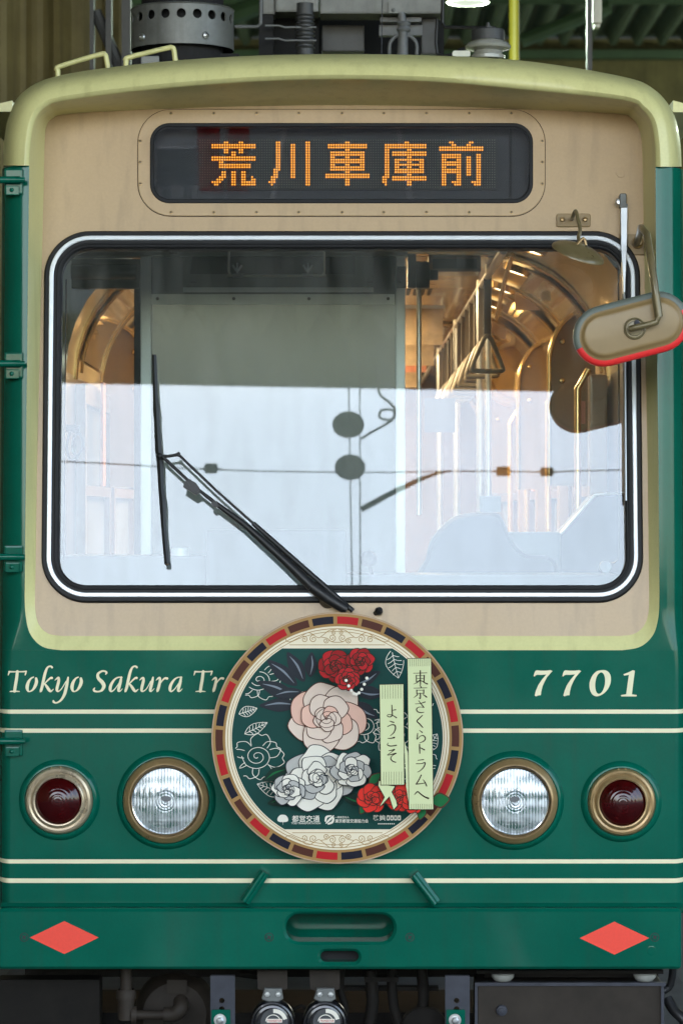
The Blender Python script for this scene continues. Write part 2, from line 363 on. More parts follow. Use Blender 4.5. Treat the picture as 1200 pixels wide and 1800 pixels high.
    def build(s, name, mats, parent=None, smooth=None, bevel=0, merge=0, recalc=False):
        c = Vector((0, 0, 0))
        lo = Vector([min(v[i] for v in s.v) for i in range(3)]); hi = Vector([max(v[i] for v in s.v) for i in range(3)]); c = (lo + hi) / 2
        me = bpy.data.meshes.new(name); me.from_pydata([v - c for v in s.v], [], s.f)
        for x in (mats if isinstance(mats, (list, tuple)) else [mats]): me.materials.append(MATS[x])
        me.polygons.foreach_set('material_index', s.m)
        if bevel or merge or recalc:
            bm = bmesh.new(); bm.from_mesh(me)
            if merge: bmesh.ops.remove_doubles(bm, verts=bm.verts, dist=merge)
            if recalc: bmesh.ops.recalc_face_normals(bm, faces=bm.faces)
            if bevel:
                es = [e for e in bm.edges if len(e.link_faces) == 2 and e.calc_face_angle(0) > R(35)]
                bmesh.ops.bevel(bm, geom=es, offset=bevel, segments=2, affect='EDGES', profile=.7, clamp_overlap=True)
            bm.to_mesh(me); bm.free()
        if smooth is not None:
            me.shade_smooth(); me.set_sharp_from_angle(angle=R(smooth))
        o = bpy.data.objects.new(name, me); COL.objects.link(o)
        o.location = c
        if parent:
            o.parent = parent; o.location = c - wloc(parent)
        return o
def wloc(o):
    v = Vector(o.location)
    while o.parent: o = o.parent; v += o.location
    return v
def thing(name, label, cat, loc=(0, 0, 0), group=None):
    o = bpy.data.objects.new(name, None); COL.objects.link(o); o.location = loc; o.empty_display_size = .2
    o['label'] = label; o['category'] = cat
    if group: o['group'] = group
    return o
def tag(o, label, cat, group=None):
    o['label'] = label; o['category'] = cat
    if group: o['group'] = group
    return o
def dup(o, delta, parent=None):
    c = o.copy(); COL.objects.link(c)
    if parent: c.parent = parent
    c.location = Vector(o.location) + Vector(delta); return c
def text_mesh(txt, size_px, cx, cy, mapf, d, name, material, parent, bold=0.0, squeeze=1.0):
    """flat print set in the program's own font, centred on a pixel"""
    cu = bpy.data.curves.new(name, 'FONT'); cu.body = txt; cu.size = 1; cu.align_x = 'LEFT'; cu.resolution_u = 3; cu.offset = bold
    t = bpy.data.objects.new(name, cu); COL.objects.link(t)
    dg = bpy.context.evaluated_depsgraph_get(); me = bpy.data.meshes.new_from_object(t.evaluated_get(dg))
    vs = [v.co.copy() for v in me.vertices]; fs = [list(p.vertices) for p in me.polygons]
    bpy.data.objects.remove(t); bpy.data.meshes.remove(me); bpy.data.curves.remove(cu)
    if not vs: return None
    x0 = min(v.x for v in vs); x1 = max(v.x for v in vs); y0 = min(v.y for v in vs); y1 = max(v.y for v in vs)
    b = MB(); b.add([mapf(cx + (v.x - (x0 + x1) / 2) * size_px * squeeze, cy - (v.y - (y0 + y1) / 2) * size_px, d) for v in vs], fs)
    return b.build(name, material, parent)

# ------------------------------------------------------------------ setting: ground, track, depot shed
def struct(o): o['kind'] = 'structure'; return o
g = MB(); g.quad((-300, -300, 0), (300, -300, 0), (300, 300, 0), (-300, 300, 0)); struct(g.build('ground', 'concrete'))
trk = MB(); trk.quad((-1.3, -60, .004), (1.3, -60, .004), (1.3, 40, .004), (-1.3, 40, .004)); struct(trk.build('track_bed', 'asphalt'))
for sx in (-1, 1):
    r = MB(); r.box((sx * .686 - .03, -60, .005), (sx * .686 + .03, 40, .03)); tag(r.build('rail', 'rail'), ('left' if sx < 0 else 'right') + ' steel rail of the track running under the tram', 'rail', 'rails under the tram')

H = 10.0; ROOF_Y0, ROOF_Y1 = -17.5, 42.4
shed = thing('depot_shed', 'dim depot shed with green corrugated roof standing over and behind the tram', 'building', (0, 42.4, 0))
def corrugated(x0, x1, ya, yb, z, pitch, amp):
    b = MB(); n = int(round((x1 - x0) / pitch)); xs = []
    for i in range(n):
        xx = x0 + i * pitch; xs += [(xx, 0), (xx + pitch * .18, 0), (xx + pitch * .5, amp), (xx + pitch * .68, amp)]
    xs.append((x1, 0))
    for (xa, ha), (xb, hb) in zip(xs, xs[1:]):
        b.quad((xa, ya(xa), z + ha), (xb, ya(xb), z + hb), (xb, yb, z + hb), (xa, yb, z + ha))
    return b
skew = lambda x: ROOF_Y0 - .045 * x
for i in range(-6, 6):
    corrugated(i * 2.15, (i + 1) * 2.15, skew, ROOF_Y1, H, .43, .25).build('roof_sheet', 'shed_roof', shed)
b = MB(); b.box((-12.9, ROOF_Y0 - .3, H + .275), (12.9, ROOF_Y1 + 2.5, H + .32)); b.build('roof_cover', 'shed_beam', shed)
b = MB(); b.add([(-12.9, skew(-12.9) - .05, H - .5), (12.9, skew(12.9) - .05, H - .5), (12.9, skew(12.9) - .05, H + .3), (-12.9, skew(-12.9) - .05, H + .3), (-12.9, skew(-12.9) + .03, H - .5), (12.9, skew(12.9) + .03, H - .5), (12.9, skew(12.9) + .03, H + .3), (-12.9, skew(-12.9) + .03, H + .3)],
      [[0, 1, 2, 3], [4, 7, 6, 5], [0, 4, 5, 1], [3, 2, 6, 7]]); b.build('fascia', 'shed_beam', shed)
for y in (-9, -4, 1, 6, 11):      # roof purlins
    b = MB(); b.box((-12.9, y - .06, H - .25), (12.9, y + .06, H - .01)); b.build('purlin', 'shed_beam', shed)
b = MB(); b.box((-12.9, 43.2, 4.6), (12.9, 43.35, H + .25)); b.build('end_wall', 'shed_wall', shed)
b = MB(); b.box((-12.9, 42.6, P(0, 101, 42.5).z), (12.9, 42.8, P(0, 86, 42.5).z)); b.build('end_beam', 'shed_beam', shed)
b = MB(); b.box((-12.9, 37.32, P(0, 6, 37.3).z), (12.9, 37.4, P(0, 0, 37.3).z + .05)); b.build('upper_rail', 'shed_beam', shed)
b = MB(); b.tube([P(915, 72, 36), P(1070, 12, 36)], .11, 8); b.build('brace', 'shed_beam', shed)
b = MB(); b.tube([P(320, 58, 36), P(460, 8, 36)], .15, 8); b.build('brace', 'shed_beam', shed)
for sx, yw in ((-1, -17), (1, -1)):  # unseen side walls; the left one runs forward to darken that side
    b = MB(); b.box((sx * (8.5 if sx < 0 else 12.5), yw, 0), (sx * (8.65 if sx < 0 else 12.65), 43.2, H + .1)); b.build('side_wall', 'shed_wall', shed)
b = MB(); b.box((-40, -36.2, 0), (40, -36, 3.6)); b.box((-40, -36.3, 3.6), (40, -35.9, 3.75)); tag(b.build('added_yard_wall', 'dark_grey'), 'long dark grey wall added unseen across the yard to darken reflections in the green paint', 'wall')  # added out of view so the green paint mirrors something dark
b = MB(); b.tube([P(903, 300, 9.5), P(903, -60, 9.5)], .032, 10); b.build('yellow_post', 'yellow_pole', shed)
b = MB(); b.boxpx(1031, -60, 1040, 300, 6, .05); b.build('grey_post', 'dark_grey', shed)
b = MB(); b.boxpx(1041, -30, 1057, 40, 6.1, .12); b.boxpx(1044, 40, 1054, 48, 6.12, .08); b.build('junction_box', 'white_box', shed, bevel=.006)
# hanging canvas-like side sheet, upper left
b = MB(); xs = []; x = P(-120, 0, 6).x; x1 = P(232, 0, 6).x; ph = 0
while x < x1:
    xs.append((x, .05 * math.sin(ph) + .02 * math.sin(2.7 * ph + 1))); x += .03; ph += .42 + .18 * random.random()
for (xa, ya), (xb, yb) in zip(xs, xs[1:]): b.quad((xa, 6 + ya, .2), (xb, 6 + yb, .2), (xb, 6 + yb, 5.4), (xa, 6 + ya, 5.4))
tag(b.build('side_curtain', 'shed_wall', smooth=60), 'olive brown folded curtain hanging in the shed behind the tram roof, upper left', 'curtain')
for a, c in ((158, 165), (186, 196), (214, 230)):
    b = MB(); b.boxpx(a, -40, c, 330, 5.7, .08); b.build('curtain_post', 'dark_grey', shed)
b = MB(); b.tube([P(168, 20, 5.75), P(212, 120, 5.75)], .03, 8); b.build('brace', 'dark_grey', shed)
# pendant lamp
lamp = thing('shed_lamp', 'lit round pendant lamp hanging from the shed roof above the tram', 'lamp', P(822, 6, 8))
c = P(822, 4, 8)
b = MB(); b.lathe(c, [(.02, .34), (.06, .30), (.10, .10), (.125, .0), (.12, -.005)], (0, 0, 1), 28); b.build('lamp_shade', 'white_box', lamp, smooth=40)
b = MB(); b.lathe(c, [(.001, -.02), (.07, -.012), (.118, .004)], (0, 0, 1), 28); b.build('bulb', 'lamp_cool', lamp, smooth=40)
b = MB(); b.tube([c + Vector((0, 0, .33)), Vector((c.x, c.y, H + .02))], .008, 6); b.build('cord', 'black', lamp)
ld = bpy.data.lights.new('lamp_light', 'POINT'); ld.energy = 30; ld.color = (.8, 1, .8); ld.shadow_soft_size = .1
lo = bpy.data.objects.new('lamp_light', ld); COL.objects.link(lo); lo.location = c + Vector((0, 0, -.12))

for q, (lx, ly) in enumerate(((9.5, 24), (9.5, 36), (-7, 34))):  # three unseen lamps added to brighten the far shed roof
    lp = thing('shed_lamp', ('nearer added pendant lamp along the right side of the shed', 'farther added pendant lamp along the right side of the shed', 'added pendant lamp at the far left of the shed')[q], 'lamp', (lx, ly, 7.5), 'added lamps of the shed')
    cc = Vector((lx, ly, 7.6))
    b = MB(); b.lathe(cc, [(.02, .34), (.06, .30), (.2, .10), (.25, .0), (.24, -.005)], (0, 0, 1), 20); b.build('lamp_shade', 'white_box', lp, smooth=40)
    b = MB(); b.lathe(cc, [(.001, -.02), (.14, -.012), (.23, .004)], (0, 0, 1), 20); b.build('bulb', 'lamp_cool', lp, smooth=40)
    b = MB(); b.tube([cc + Vector((0, 0, .33)), Vector((lx, ly, H - .02))], .01, 6); b.build('cord', 'black', lp)
    l2 = bpy.data.lights.new('lamp_light', 'POINT'); l2.energy = 110; l2.color = (.85, 1, .8); l2.shadow_soft_size = .15
    o2 = bpy.data.objects.new('lamp_light', l2); COL.objects.link(o2); o2.location = cc + Vector((0, 0, -.2))
# overhead line that the windscreen mirrors
WY = -10.2
span = thing('span_wire', 'thin span wire with insulators mirrored across the windscreen', 'wire', reflected(110, 812, WY))
b = MB(); pts = [reflected(px, py, WY) for px, py in ((-400, 800), (110, 812), (371, 826), (620, 831), (790, 829), (884, 829), (960, 830), (1097, 827), (1700, 822))]
b.tube(pts, .0045, 6, 4); b.build('wire', 'wire', span)
def insul(px, py, w, h, m, nm):
    a = reflected(px - w / 2, py, WY); c = reflected(px + w / 2, py, WY); k = (c - a); r = (reflected(px, py - h / 2, WY) - reflected(px, py, WY)).length; L = k.length
    b = MB(); b.lathe(a, [(.004, -.03), (.006, 0), (r * .8, .004), (r, L * .2), (r * .85, L * .35), (r, L * .5), (r * .85, L * .65), (r, L * .8), (r * .8, L - .004), (.006, L), (.004, L + .03)], k, 16); b.build(nm, m, span, smooth=40)
insul(371, 824, 24, 18, 'insulator_dark', 'insulator'); insul(884, 829, 26, 17, 'matte_black', 'insulator'); insul(960, 830, 24, 16, 'insulator_brown', 'insulator')
for (x, y, r, lab) in ((612, 747, 26, 'upper'), (615, 822, 25, 'lower')):
    c = reflected(x, y, WY + .3); rr = (reflected(x, y - r, WY + .3) - c).length
    b = MB(); b.lathe(c, [(.001, .012), (rr * .96, .012), (rr, .008), (rr, -.008), (rr * .96, -.012), (.001, -.012)], (0, 1, .28), 32)
    tag(b.build('round_sign_disc', 'disc_grey', smooth=40), lab + ' of the two round grey discs mirrored in the windscreen', 'disc', 'discs on the overhead line')
for n, (xa, xb) in enumerate(((612, 619), (632, 633))):
    b = MB(); b.tube([reflected(xa, 640, WY + .3), reflected(xb, 1060, WY + .3)], .0045, 6)
    tag(b.build('hanging_wire', 'wire'), ('vertical wire carrying the two round discs in the windscreen reflection', 'plain vertical wire beside the round discs in the windscreen reflection')[n], 'wire')
b = MB(); b.tube([reflected(x, y, WY + .25) for x, y in ((635, 772), (650, 762), (675, 748), (692, 735), (690, 722), (670, 722), (668, 735), (688, 738), (694, 722), (684, 708), (668, 695), (664, 676), (660, 640))], .009, 6, 5)
tag(b.build('coiled_cable', 'wire'), 'dark looped cable mirrored in the windscreen right of the discs', 'cable')
b = MB(); b.tube([reflected(x, y, WY + .1) for x, y in ((635, 896), (690, 866), (740, 842), (770, 832), (792, 828))], [.022, .02, .016, .01, .006], 8)
tag(b.build('pull_off_arm', 'wire'), 'slanting dark steady arm mirrored low in the windscreen', 'arm')

# stand-ins added in the yard to give the tilted sign glass its reflections
def signpt(px, py, Y):
    th = R(-7); n = Vector((0, -math.cos(th), math.sin(th))); g = P(px, py, .3); d = (g - Vector((0, -D, ZC))).normalized(); r = d - 2 * d.dot(n) * n
    return g + r * ((Y - g.y) / r.y)
def cloth(x0, x1, Y, z0, z1, seed):
    b = MB(); rnd = random.Random(seed); n = 14; cols = []
    for i in range(n + 1):
        x = x0 + (x1 - x0) * i / n; cols.append([Vector((x + .02 * math.sin(j + seed), Y + .05 * math.sin(i * 1.1 + j * .6 + seed), z0 + (z1 - z0) * j / 6)) for j in range(7)])
    b.loft(cols, closed=False); return b
for k, (a, c) in enumerate(((352, 392), (402, 440))):  # added cloths standing in for the red reflection in the sign
    Yb = -19.6; x0, x1 = signpt(a, 290, Yb).x, signpt(c, 290, Yb).x
    t = thing('stand_in_banner', ('left', 'right')[k] + ' of two added red cloth banners, stand-ins mirrored in the destination sign', 'stand_in_banner', ((x0 + x1) / 2, Yb, 0), 'banners in the yard')
    cloth(x0, x1, Yb, .0 + .1, 1.9, 3 + k).build('cloth', 'banner_red', t, smooth=60)
    b = MB(); b.tube([(x0 - .03, Yb, 0), (x0 - .03, Yb, 1.85)], .012, 8); b.build('pole', 'barrier_white', t)
p0, p1 = signpt(278, 300, -19), signpt(345, 300, -19)
b = MB(); b.box((p0.x, -19.1, .25), (p1.x, -19.0, .62)); b.box((p0.x + .05, -19.25, 0), (p0.x + .12, -18.85, .25)); b.box((p1.x - .12, -19.25, 0), (p1.x - .05, -18.85, .25))  # added stand-in for the pale reflection in the sign
tag(b.build('barrier', 'barrier_white', bevel=.01), 'low white barrier added in the yard as a stand-in, mirrored at the left end of the destination sign', 'barrier')

# ------------------------------------------------------------------ the tram
tram = thing('tram', 'green and cream tram front with lit destination sign, number 7701', 'tram', (0, 0, 0))
XO, AY = (P(20, 0).x - .052, P(1181, 0).x + .058), .14          # outer sides of the body, depth of the rounded corner
def flat_end(z):
    t = min(1, max(0, (z - (ZC + (900 - 1165) * S)) / (100 * S))); t = t * t * (3 - 2 * t)
    return 20 + 24 * t, 1181 - 23 * t          # pixels where the flat front ends
def body_cols(z, d=0.0, back=True):
    out = []; y = fy(z); pl, prr = flat_end(z); k = (D + y) / D; XL = (pl - 600) * S * k; XR = (prr - 600) * S * k
    if back: out.append(Vector((XO[0] - d, 12.0, z)))
    for i in range(13):
        a = math.pi / 2 * (1 - i / 12); out.append(Vector((XL - (XL - XO[0] + d) * math.sin(a), y + AY - (AY + d) * math.cos(a), z)))
    for i in range(13):
        a = math.pi / 2 * i / 12; out.append(Vector((XR + (XO[1] - XR + d) * math.sin(a), y + AY - (AY + d) * math.cos(a), z)))
    if back: out.append(Vector((XO[1] + d, 12.0, z)))
    return out
z_of = lambda py: ZC + (900 - py) * S
# lower green front
b = MB(); b.loft([body_cols(z_of(1600 + (1143 - 1600) * i / 16)) for i in range(17)], closed=False)
body = b.build('body_panel', 'green', tram, smooth=40, recalc=True)

Cl = [(52, 291), (49, 560), (46.5, 800), (44.5, 1000), (44, 1050), (46, 1085), (54, 1115), (74, 1136), (104, 1142.5), (140, 1143), (300, 1143), (600, 1143), (850, 1143), (1060, 1143), (1096, 1142.5), (1126, 1136), (1147, 1116), (1156, 1086), (1158, 1050), (1157.5, 1000), (1156, 800), (1153, 560), (1151, 293)]
Dl = [(78, 291), (72, 560), (66, 800), (63, 1000), (62, 1050), (63, 1076), (69, 1098), (84, 1113), (106, 1117.5), (140, 1118), (300, 1118), (600, 1118), (850, 1118), (1060, 1118), (1094, 1117.5), (1116, 1113), (1132, 1098), (1139, 1076), (1140, 1050), (1139.5, 1000), (1137, 800), (1133, 560), (1129, 293)]
SIL = [(6, 291), (8, 248), (16, 205), (40, 163), (100, 134), (250, 112), (430, 98.5), (600, 95), (770, 98), (930, 108), (1095, 135), (1150, 158), (1182, 198), (1194, 245), (1197, 293)]
Ct = [(52, 291), (55, 248), (63, 210), (80, 189), (112, 178), (250, 160), (430, 145), (600, 140), (770, 145), (930, 159), (1095, 177), (1127, 193), (1143, 215), (1149, 250), (1151, 293)]
Dt = [(78, 291), (79, 248), (82, 222), (92, 209), (120, 200.5), (250, 193), (430, 187), (600, 185), (770, 187), (930, 192.5), (1082, 200), (1108, 207), (1121, 224), (1127, 250), (1129, 293)]
K = 8
sil, ct, dt, cl, dl = [cr(p, K) for p in (SIL, Ct, Dt, Cl, Dl)]
cl = [(x, min(y, 1143)) for x, y in cl]
# green side strips between the surround and the rounded corners, then the corners themselves
for side in (0, 1):
    half = cl[:len(cl) // 2 + 1] if side == 0 else cl[len(cl) // 2:][::-1]
    pts = [half[0]]
    for x, y in half[1:]:
        if y > pts[-1][1] + .3: pts.append((x, y))
    b = MB(); rows = []; rim = []
    for x, y in pts:
        p = front(x, y); c = body_cols(p.z); c = c[:14] if side == 0 else c[14:][::-1]
        rows.append(c + [p if (p.x > c[-1].x) == (side == 0) else c[-1] + Vector((0, .0, 0))])
    b.loft(rows, closed=False)
    b.build('corner_panel', 'green', tram, smooth=40, recalc=True)
# yellow surround: inner reveal all round, hood above, roof behind
lerp = lambda A, B, t: [(a[0] + (c[0] - a[0]) * t, a[1] + (c[1] - a[1]) * t) for a, c in zip(A, B)]
def L2(path, f, dy=0.0): return [P(x, y, f(x, y).y + dy) for x, y in path]
cfull = cl[1:-1][::-1]; dfull = dl[1:-1][::-1]         # right to left along the bottom
loopC = ct + cfull; loopD = dt + dfull
def blend(t, bow=0.0):
    out = []
    for (xa, ya), (xb, yb) in zip(loopC, loopD):
        p = frontlean(xa, ya); q = panel(xb, yb); out.append(p.lerp(q, t) + Vector((0, bow, 0)))
    return out
b = MB(); b.loft([blend(t) for t in (0, .06, .2, .45, .75, .94, 1.0)])
off = [(0, -.0), (.05, -.010), (.2, -.018), (.45, -.012), (.65, .006), (.8, .035), (.92, .08), (1.0, .15)]
rows = [L2(lerp(ct, sil, t), frontlean, dy) for t, dy in off]
b.loft(rows[::-1], closed=False)
surround = b.build('front_surround', 'yellow', tram, smooth=50, merge=.0004, recalc=True)
rr = rows[-1]; b = MB(); b.loft([[v + Vector((0, dy, 0)) for v in rr] for dy in (-.001, .4, 6.0, 11.8)], closed=False)
b.build('roof', 'yellow', tram, smooth=50, recalc=True)
for x0, y0, x1, y1 in ((-40, 184, 22, 196), (1182, 184, 1240, 197)):      # gutter ends over the doors
    b = MB(); a = P(x0, y0, .75); c = P(x1, y1, .75); tilt = .014 if x0 < 0 else -.014
    b.add([a + Vector((0, 0, -tilt)), (c.x, .75, a.z + tilt), (c.x, .75, c.z), (a.x, .75, c.z), a + Vector((0, 3, -tilt)), (c.x, 3.75, a.z + tilt), (c.x, 3.75, c.z), (a.x, 3.75, c.z)], [[0, 1, 2, 3], [0, 4, 5, 1], [1, 5, 6, 2], [3, 2, 6, 7], [4, 0, 3, 7]])
    b.build('gutter', 'yellow', tram, recalc=True)

# beige panel with its openings
W = [(79, 407), (1123, 407), (1130, 1060), (73, 1060)]; WR = 80
SG = (264, 217, 936, 358, 34)
b = MB(); b.plate([p for p in dt + dfull], panel, 0, -.02, holes=[rquad(W, WR, 6), rrect(*SG[:4], SG[4], 3)])
beige = b.build('windscreen_panel', 'beige', tram)
# thin shadow seam around panel is the step to the surround; small plug and faint plate on the panel
b = MB(); b.lathe(panel(1090, 305), [(8 * S, 0), (7.6 * S, .002), (.001, .0025)], PN, 20); b.build('plug', 'beige', beige, smooth=30)

# destination sign
b = MB(); b.plate(rrect(243, 193, 957, 380, 58), panel, .004, 0, holes=[rrect(*SG[:4], SG[4], 2)], bev=1, bevd=.0012)
splate = b.build('sign_surround', 'beige', tram)
b = MB(); b.plate(rrect(241.8, 191.8, 958.2, 381.2, 59), panel, .0008, 0, holes=[rrect(243.2, 193.2, 956.8, 379.8, 58)]); b.build('seam', 'print_ink', splate)
scr_xy = [(x, 200) for x in (301, 376, 451, 525, 601, 674, 749, 824, 898)] + [(x, 374) for x in (301, 376, 451, 525, 601, 674, 749, 824, 898)] + [(247, y) for y in (249, 286, 324)] + [(952, y) for y in (249, 286, 324)]
def screw_mb(c, r, n):
    b = MB(); b.lathe(c, [(r, .0), (r * .95, .0008), (r * .6, .0014), (.0001, .0016)], n, 14); b.mi = 1
    u = Vector((1, 0, 0)); v = Vector(n).normalized().cross(u)
    for a, e in ((u, v), (v, u)):
        q = r * .62; t = r * .17; h = Vector(n).normalized() * (.0019 if a is u else .0022)
        b.quad(c + a * q + e * t + h, c - a * q + e * t + h, c - a * q - e * t + h, c + a * q - e * t + h)
    return b
s0 = screw_mb(panel(*scr_xy[0], .004), 3.4 * S, PN).build('screw', ['gold', 'black'], splate, smooth=50)
for xy in scr_xy[1:]: dup(s0, panel(*xy) - panel(*scr_xy[0]), splate)
b = MB(); b.plate(rrect(*SG[:4], SG[4], 0), panel, .007, -.012, holes=[rrect(*SG[:4], SG[4], 7)], bev=1.5, bevd=.002); sign = b.build('destination_sign', 'rubber', tram)
gm = lean_map(-7, panel(600, 358).y + .022 + math.tan(R(9)) * 0, panel(600, 358).z)[0](0); b = MB(); b.plate(rrect(*SG[:4], SG[4], 6), gm, 0, -.004, back=True); b.build('sign_glass', 'sign_glass', sign)
bk = panel_at(-.075)
b = MB(); b.plate(rrect(255, 205, 945, 372, 30), bk, 0, -.01); b.build('sign_back', 'black', sign)
b = MB(); b.plate(rrect(254, 204, 946, 373, 30), panel, -.012, -.09, holes=[rrect(257, 207, 943, 370, 30)]); b.build('sign_box', 'matte_black', sign)
lb = panel_at(-.070); b = MB(); b.plate(rrect(347.5, 242, 873.5, 334, 1), lb, 0, -.004); b.build('led_board', 'led_board', sign)
b = MB(); b.plate(rrect(895, 222, 899, 352, .5), panel_at(-.062), 0, -.01); b.build('sign_divider', 'matte_black', sign)
ro = lambda a, c: list(range(a, c + 1))
def rowset(base, rows):
    s = set()
    for r, cs in rows.items():
        for c in cs: s.add((base + c, r))
    return s
LIT = set()
LIT |= rowset(5, {1: [5, 6, 11, 12], 2: ro(0, 17), 3: ro(0, 17), 4: [5, 6, 11, 12], 5: [5, 6, 8, 9, 11, 12], 6: [8, 9], 7: ro(0, 17), 8: ro(0, 17), 9: [3, 4], 10: ro(3, 15), 11: ro(3, 15), 13: [4, 5, 8, 9, 12, 13], 14: [4, 5, 8, 9, 12, 13], 15: [3, 4, 5, 8, 9, 12, 13, 16], 16: [2, 3, 4, 8, 9, 12, 13, 16, 17], 17: [0, 1, 2, 3, 8, 9] + ro(12, 17), 18: [1, 2, 8, 9] + ro(12, 17)})
LIT |= rowset(0, {**{r: [31, 32] for r in range(1, 12)}, 12: [30, 31, 32], 13: [30, 31], 14: [30, 31], 15: [29, 30, 31], 16: [29, 30], 17: [28, 29, 30], 18: [29]})
LIT |= rowset(0, {r: [37, 38] for r in range(2, 16)}); LIT |= rowset(0, {r: [43, 44] for r in range(1, 19)})
m_ = [2, 3, 8, 9, 14, 15]
LIT |= rowset(51, {1: [8, 9], 2: ro(1, 16), 3: ro(1, 16), 4: [8, 9], 5: ro(2, 15), 6: ro(2, 15), 7: m_, 8: ro(2, 15), 9: ro(2, 15), 10: m_, 11: ro(2, 15), 12: ro(2, 15), 13: [8, 9], 14: ro(0, 17), 15: ro(0, 17), 16: [8, 9], 17: [8, 9], 18: [8, 9]})
k_ = [1, 2, 5, 6, 10, 11, 15, 16]; k5 = [1, 2] + ro(5, 16)
LIT |= rowset(74, {1: [9, 10], 2: ro(1, 17), 3: ro(1, 17), 4: [1, 2, 10, 11], 5: [1, 2] + ro(4, 17), 6: [1, 2] + ro(4, 17), 7: [1, 2, 10, 11], 8: k5, 9: k_, 10: k5, 11: k_, 12: k5, 13: k5, 14: [1, 2, 10, 11], 15: [0, 1, 2] + ro(4, 17), 16: [0, 1] + ro(4, 17), 17: [0, 1, 10, 11], 18: [1, 10, 11]})
f8 = ro(1, 8) + [11, 12, 15, 16]; f2 = [1, 2, 7, 8, 11, 12, 15, 16]
LIT |= rowset(97, {1: [4, 5, 12, 13], 2: [5, 6, 11, 12], 3: ro(0, 17), 4: ro(0, 17), 6: ro(1, 8) + [15, 16], 7: f8, 8: f2, 9: f8, 10: f8, 11: f2, 12: f8, 13: f8, 14: f2, 15: [1, 2, 7, 8, 15, 16], 16: [1, 2, 7, 8, 15, 16], 17: [1, 2, 5, 6, 7, 8, 13, 14, 15, 16], 18: [1, 2, 6, 7, 8, 14, 15, 16]})
on = MB(); offm = MB(); core = MB()
for r in range(20):
    for c in range(120):
        x = 352 + c * 4.342; y = 246.6 + r * 4.347
        if (c, r) in LIT:
            on.add([lb(px, py, .003) for px, py in circ(x, y, 1.95, 10)], [list(range(9, -1, -1))]); core.add([lb(px, py, .0036) for px, py in circ(x, y, 1.05, 8)], [list(range(7, -1, -1))])
        else: offm.add([lb(px, py, .002) for px, py in circ(x, y, .85, 6)], [list(range(5, -1, -1))])
for q, nm, mm in ((on, 'lit_led_dots', 'led_on'), (core, 'lit_led_cores', 'led_core'), (offm, 'unlit_led_dots', 'led_off')):
    o = q.build(nm, mm, sign); o['kind'] = 'stuff'

# windscreen: rubber gasket, bright trim, pane
b = MB(); b.plate(rquad(W, WR, 0, 14), panel, .012, -.03, holes=[rquad(W, WR, 31, 14)], bev=3, bevd=.006)
ws = b.build('windscreen', 'rubber', tram, smooth=40)
b = MB(); b.plate(rquad(W, WR, 9.5, 14), panel, .0165, .008, holes=[rquad(W, WR, 17, 14)], bev=1.2, bevd=.0015); b.build('trim', 'trim_white', ws, smooth=40)
b = MB(); b.plate(rquad(W, WR, 22, 14), panel, .015, .008, holes=[rquad(W, WR, 26, 14)], bev=1.5, bevd=.002); b.build('gasket_lip', 'rubber', ws, smooth=40)
b = MB(); b.plate(rquad(W, WR, 28, 14), panel_at(-.012), 0, -.006, back=True); b.build('glass', 'windscreen_glass', ws)

# ------------------------------------------------------------------ cab and saloon behind the glass
def tpart(b, name, m, parent=None, **k): return b.build(name, m, parent or tram, **k)
b = MB(); b.box((-1.0, .34, .80), (1.0, 1.3, .83)); tpart(b, 'cab_floor', 'saloon_floor')
b = MB(); b.quad((-1.04, .36, 2.80), (.19, .36, 2.80), (.19, 1.5, 2.80), (-1.04, 1.5, 2.80)); b.quad((-1.04, .36, 2.80), (1.04, .36, 2.80), (1.04, .40, 3.05), (-1.04, .40, 3.05)); tpart(b, 'cab_ceiling', 'bulkhead_box')
for sx in (-1,):
    b = MB(); b.quad((sx * 1.02, .25, .8), (sx * 1.02, 1.42, .8), (sx * 1.02, 1.42, 2.8), (sx * 1.02, .30, 2.8)); tpart(b, 'cab_side', 'bulkhead_box')
BY = 1.35
bulk = MB(); bulk.boxpx(264, 440, 697, 1060, BY, .03)
bulk = tpart(bulk, 'bulkhead', 'bulkhead')
b = MB(); b.boxpx(247, 436, 265.5, 1080, BY - .03, .07); b.build('post', 'aluminium', bulk, bevel=.004)
b = MB(); b.boxpx(695.5, 436, 712, 1080, BY - .03, .07); b.build('post', 'aluminium', bulk, bevel=.004)
b = MB(); b.boxpx(266, 517, 693.5, 535, BY - .006, .006); strip = b.build('strip', 'aluminium', bulk, bevel=.001)
for x in (277, 411, 543, 682):
    b = MB(); b.lathe(P(x, 525, BY - .0065), [(3 * S * 1.15, 0), (2.6 * S * 1.15, .002), (.0001, .003)], n=14); b.build('bolt', 'black', bulk)
b = MB(); b.boxpx(322, 430, 656, 513, BY - .03, .03); b.build('equipment_box', 'bulkhead_box', bulk, bevel=.003)
b = MB(); b.plate([(340, 432), (624, 432), (624, 482), (334, 482)], flat(BY - .0305), 0.001, 0); b.build('recess', 'matte_black', bulk)
b = MB(); b.boxpx(322, 505, 656, 513.5, BY - .034, .004); b.build('box_sill', 'aluminium', bulk)
for x in (340, 650):
    b = MB(); b.lathe(P(x, 496, BY - .031), [(7.5 * S, 0), (7 * S, .006), (.0001, .007)], n=18); b.mi = 1; c = P(x, 496, BY - .0386); b.box(c + Vector((-.011, 0, -.0014)), c + Vector((.011, -.0006, .0014))); b.build('knob', ['mid_grey', 'black'], bulk, smooth=40)
hy = BY - .06
b = MB(); b.tube([P(403, 436, hy), P(402, 474, hy), P(405, 482, hy), P(413, 484.5, hy), P(560, 484.5, hy), P(567, 482, hy), P(570, 474, hy), P(569, 436, hy)], .0042, 8, 3); b.build('handle', 'white_box', bulk, smooth=60)
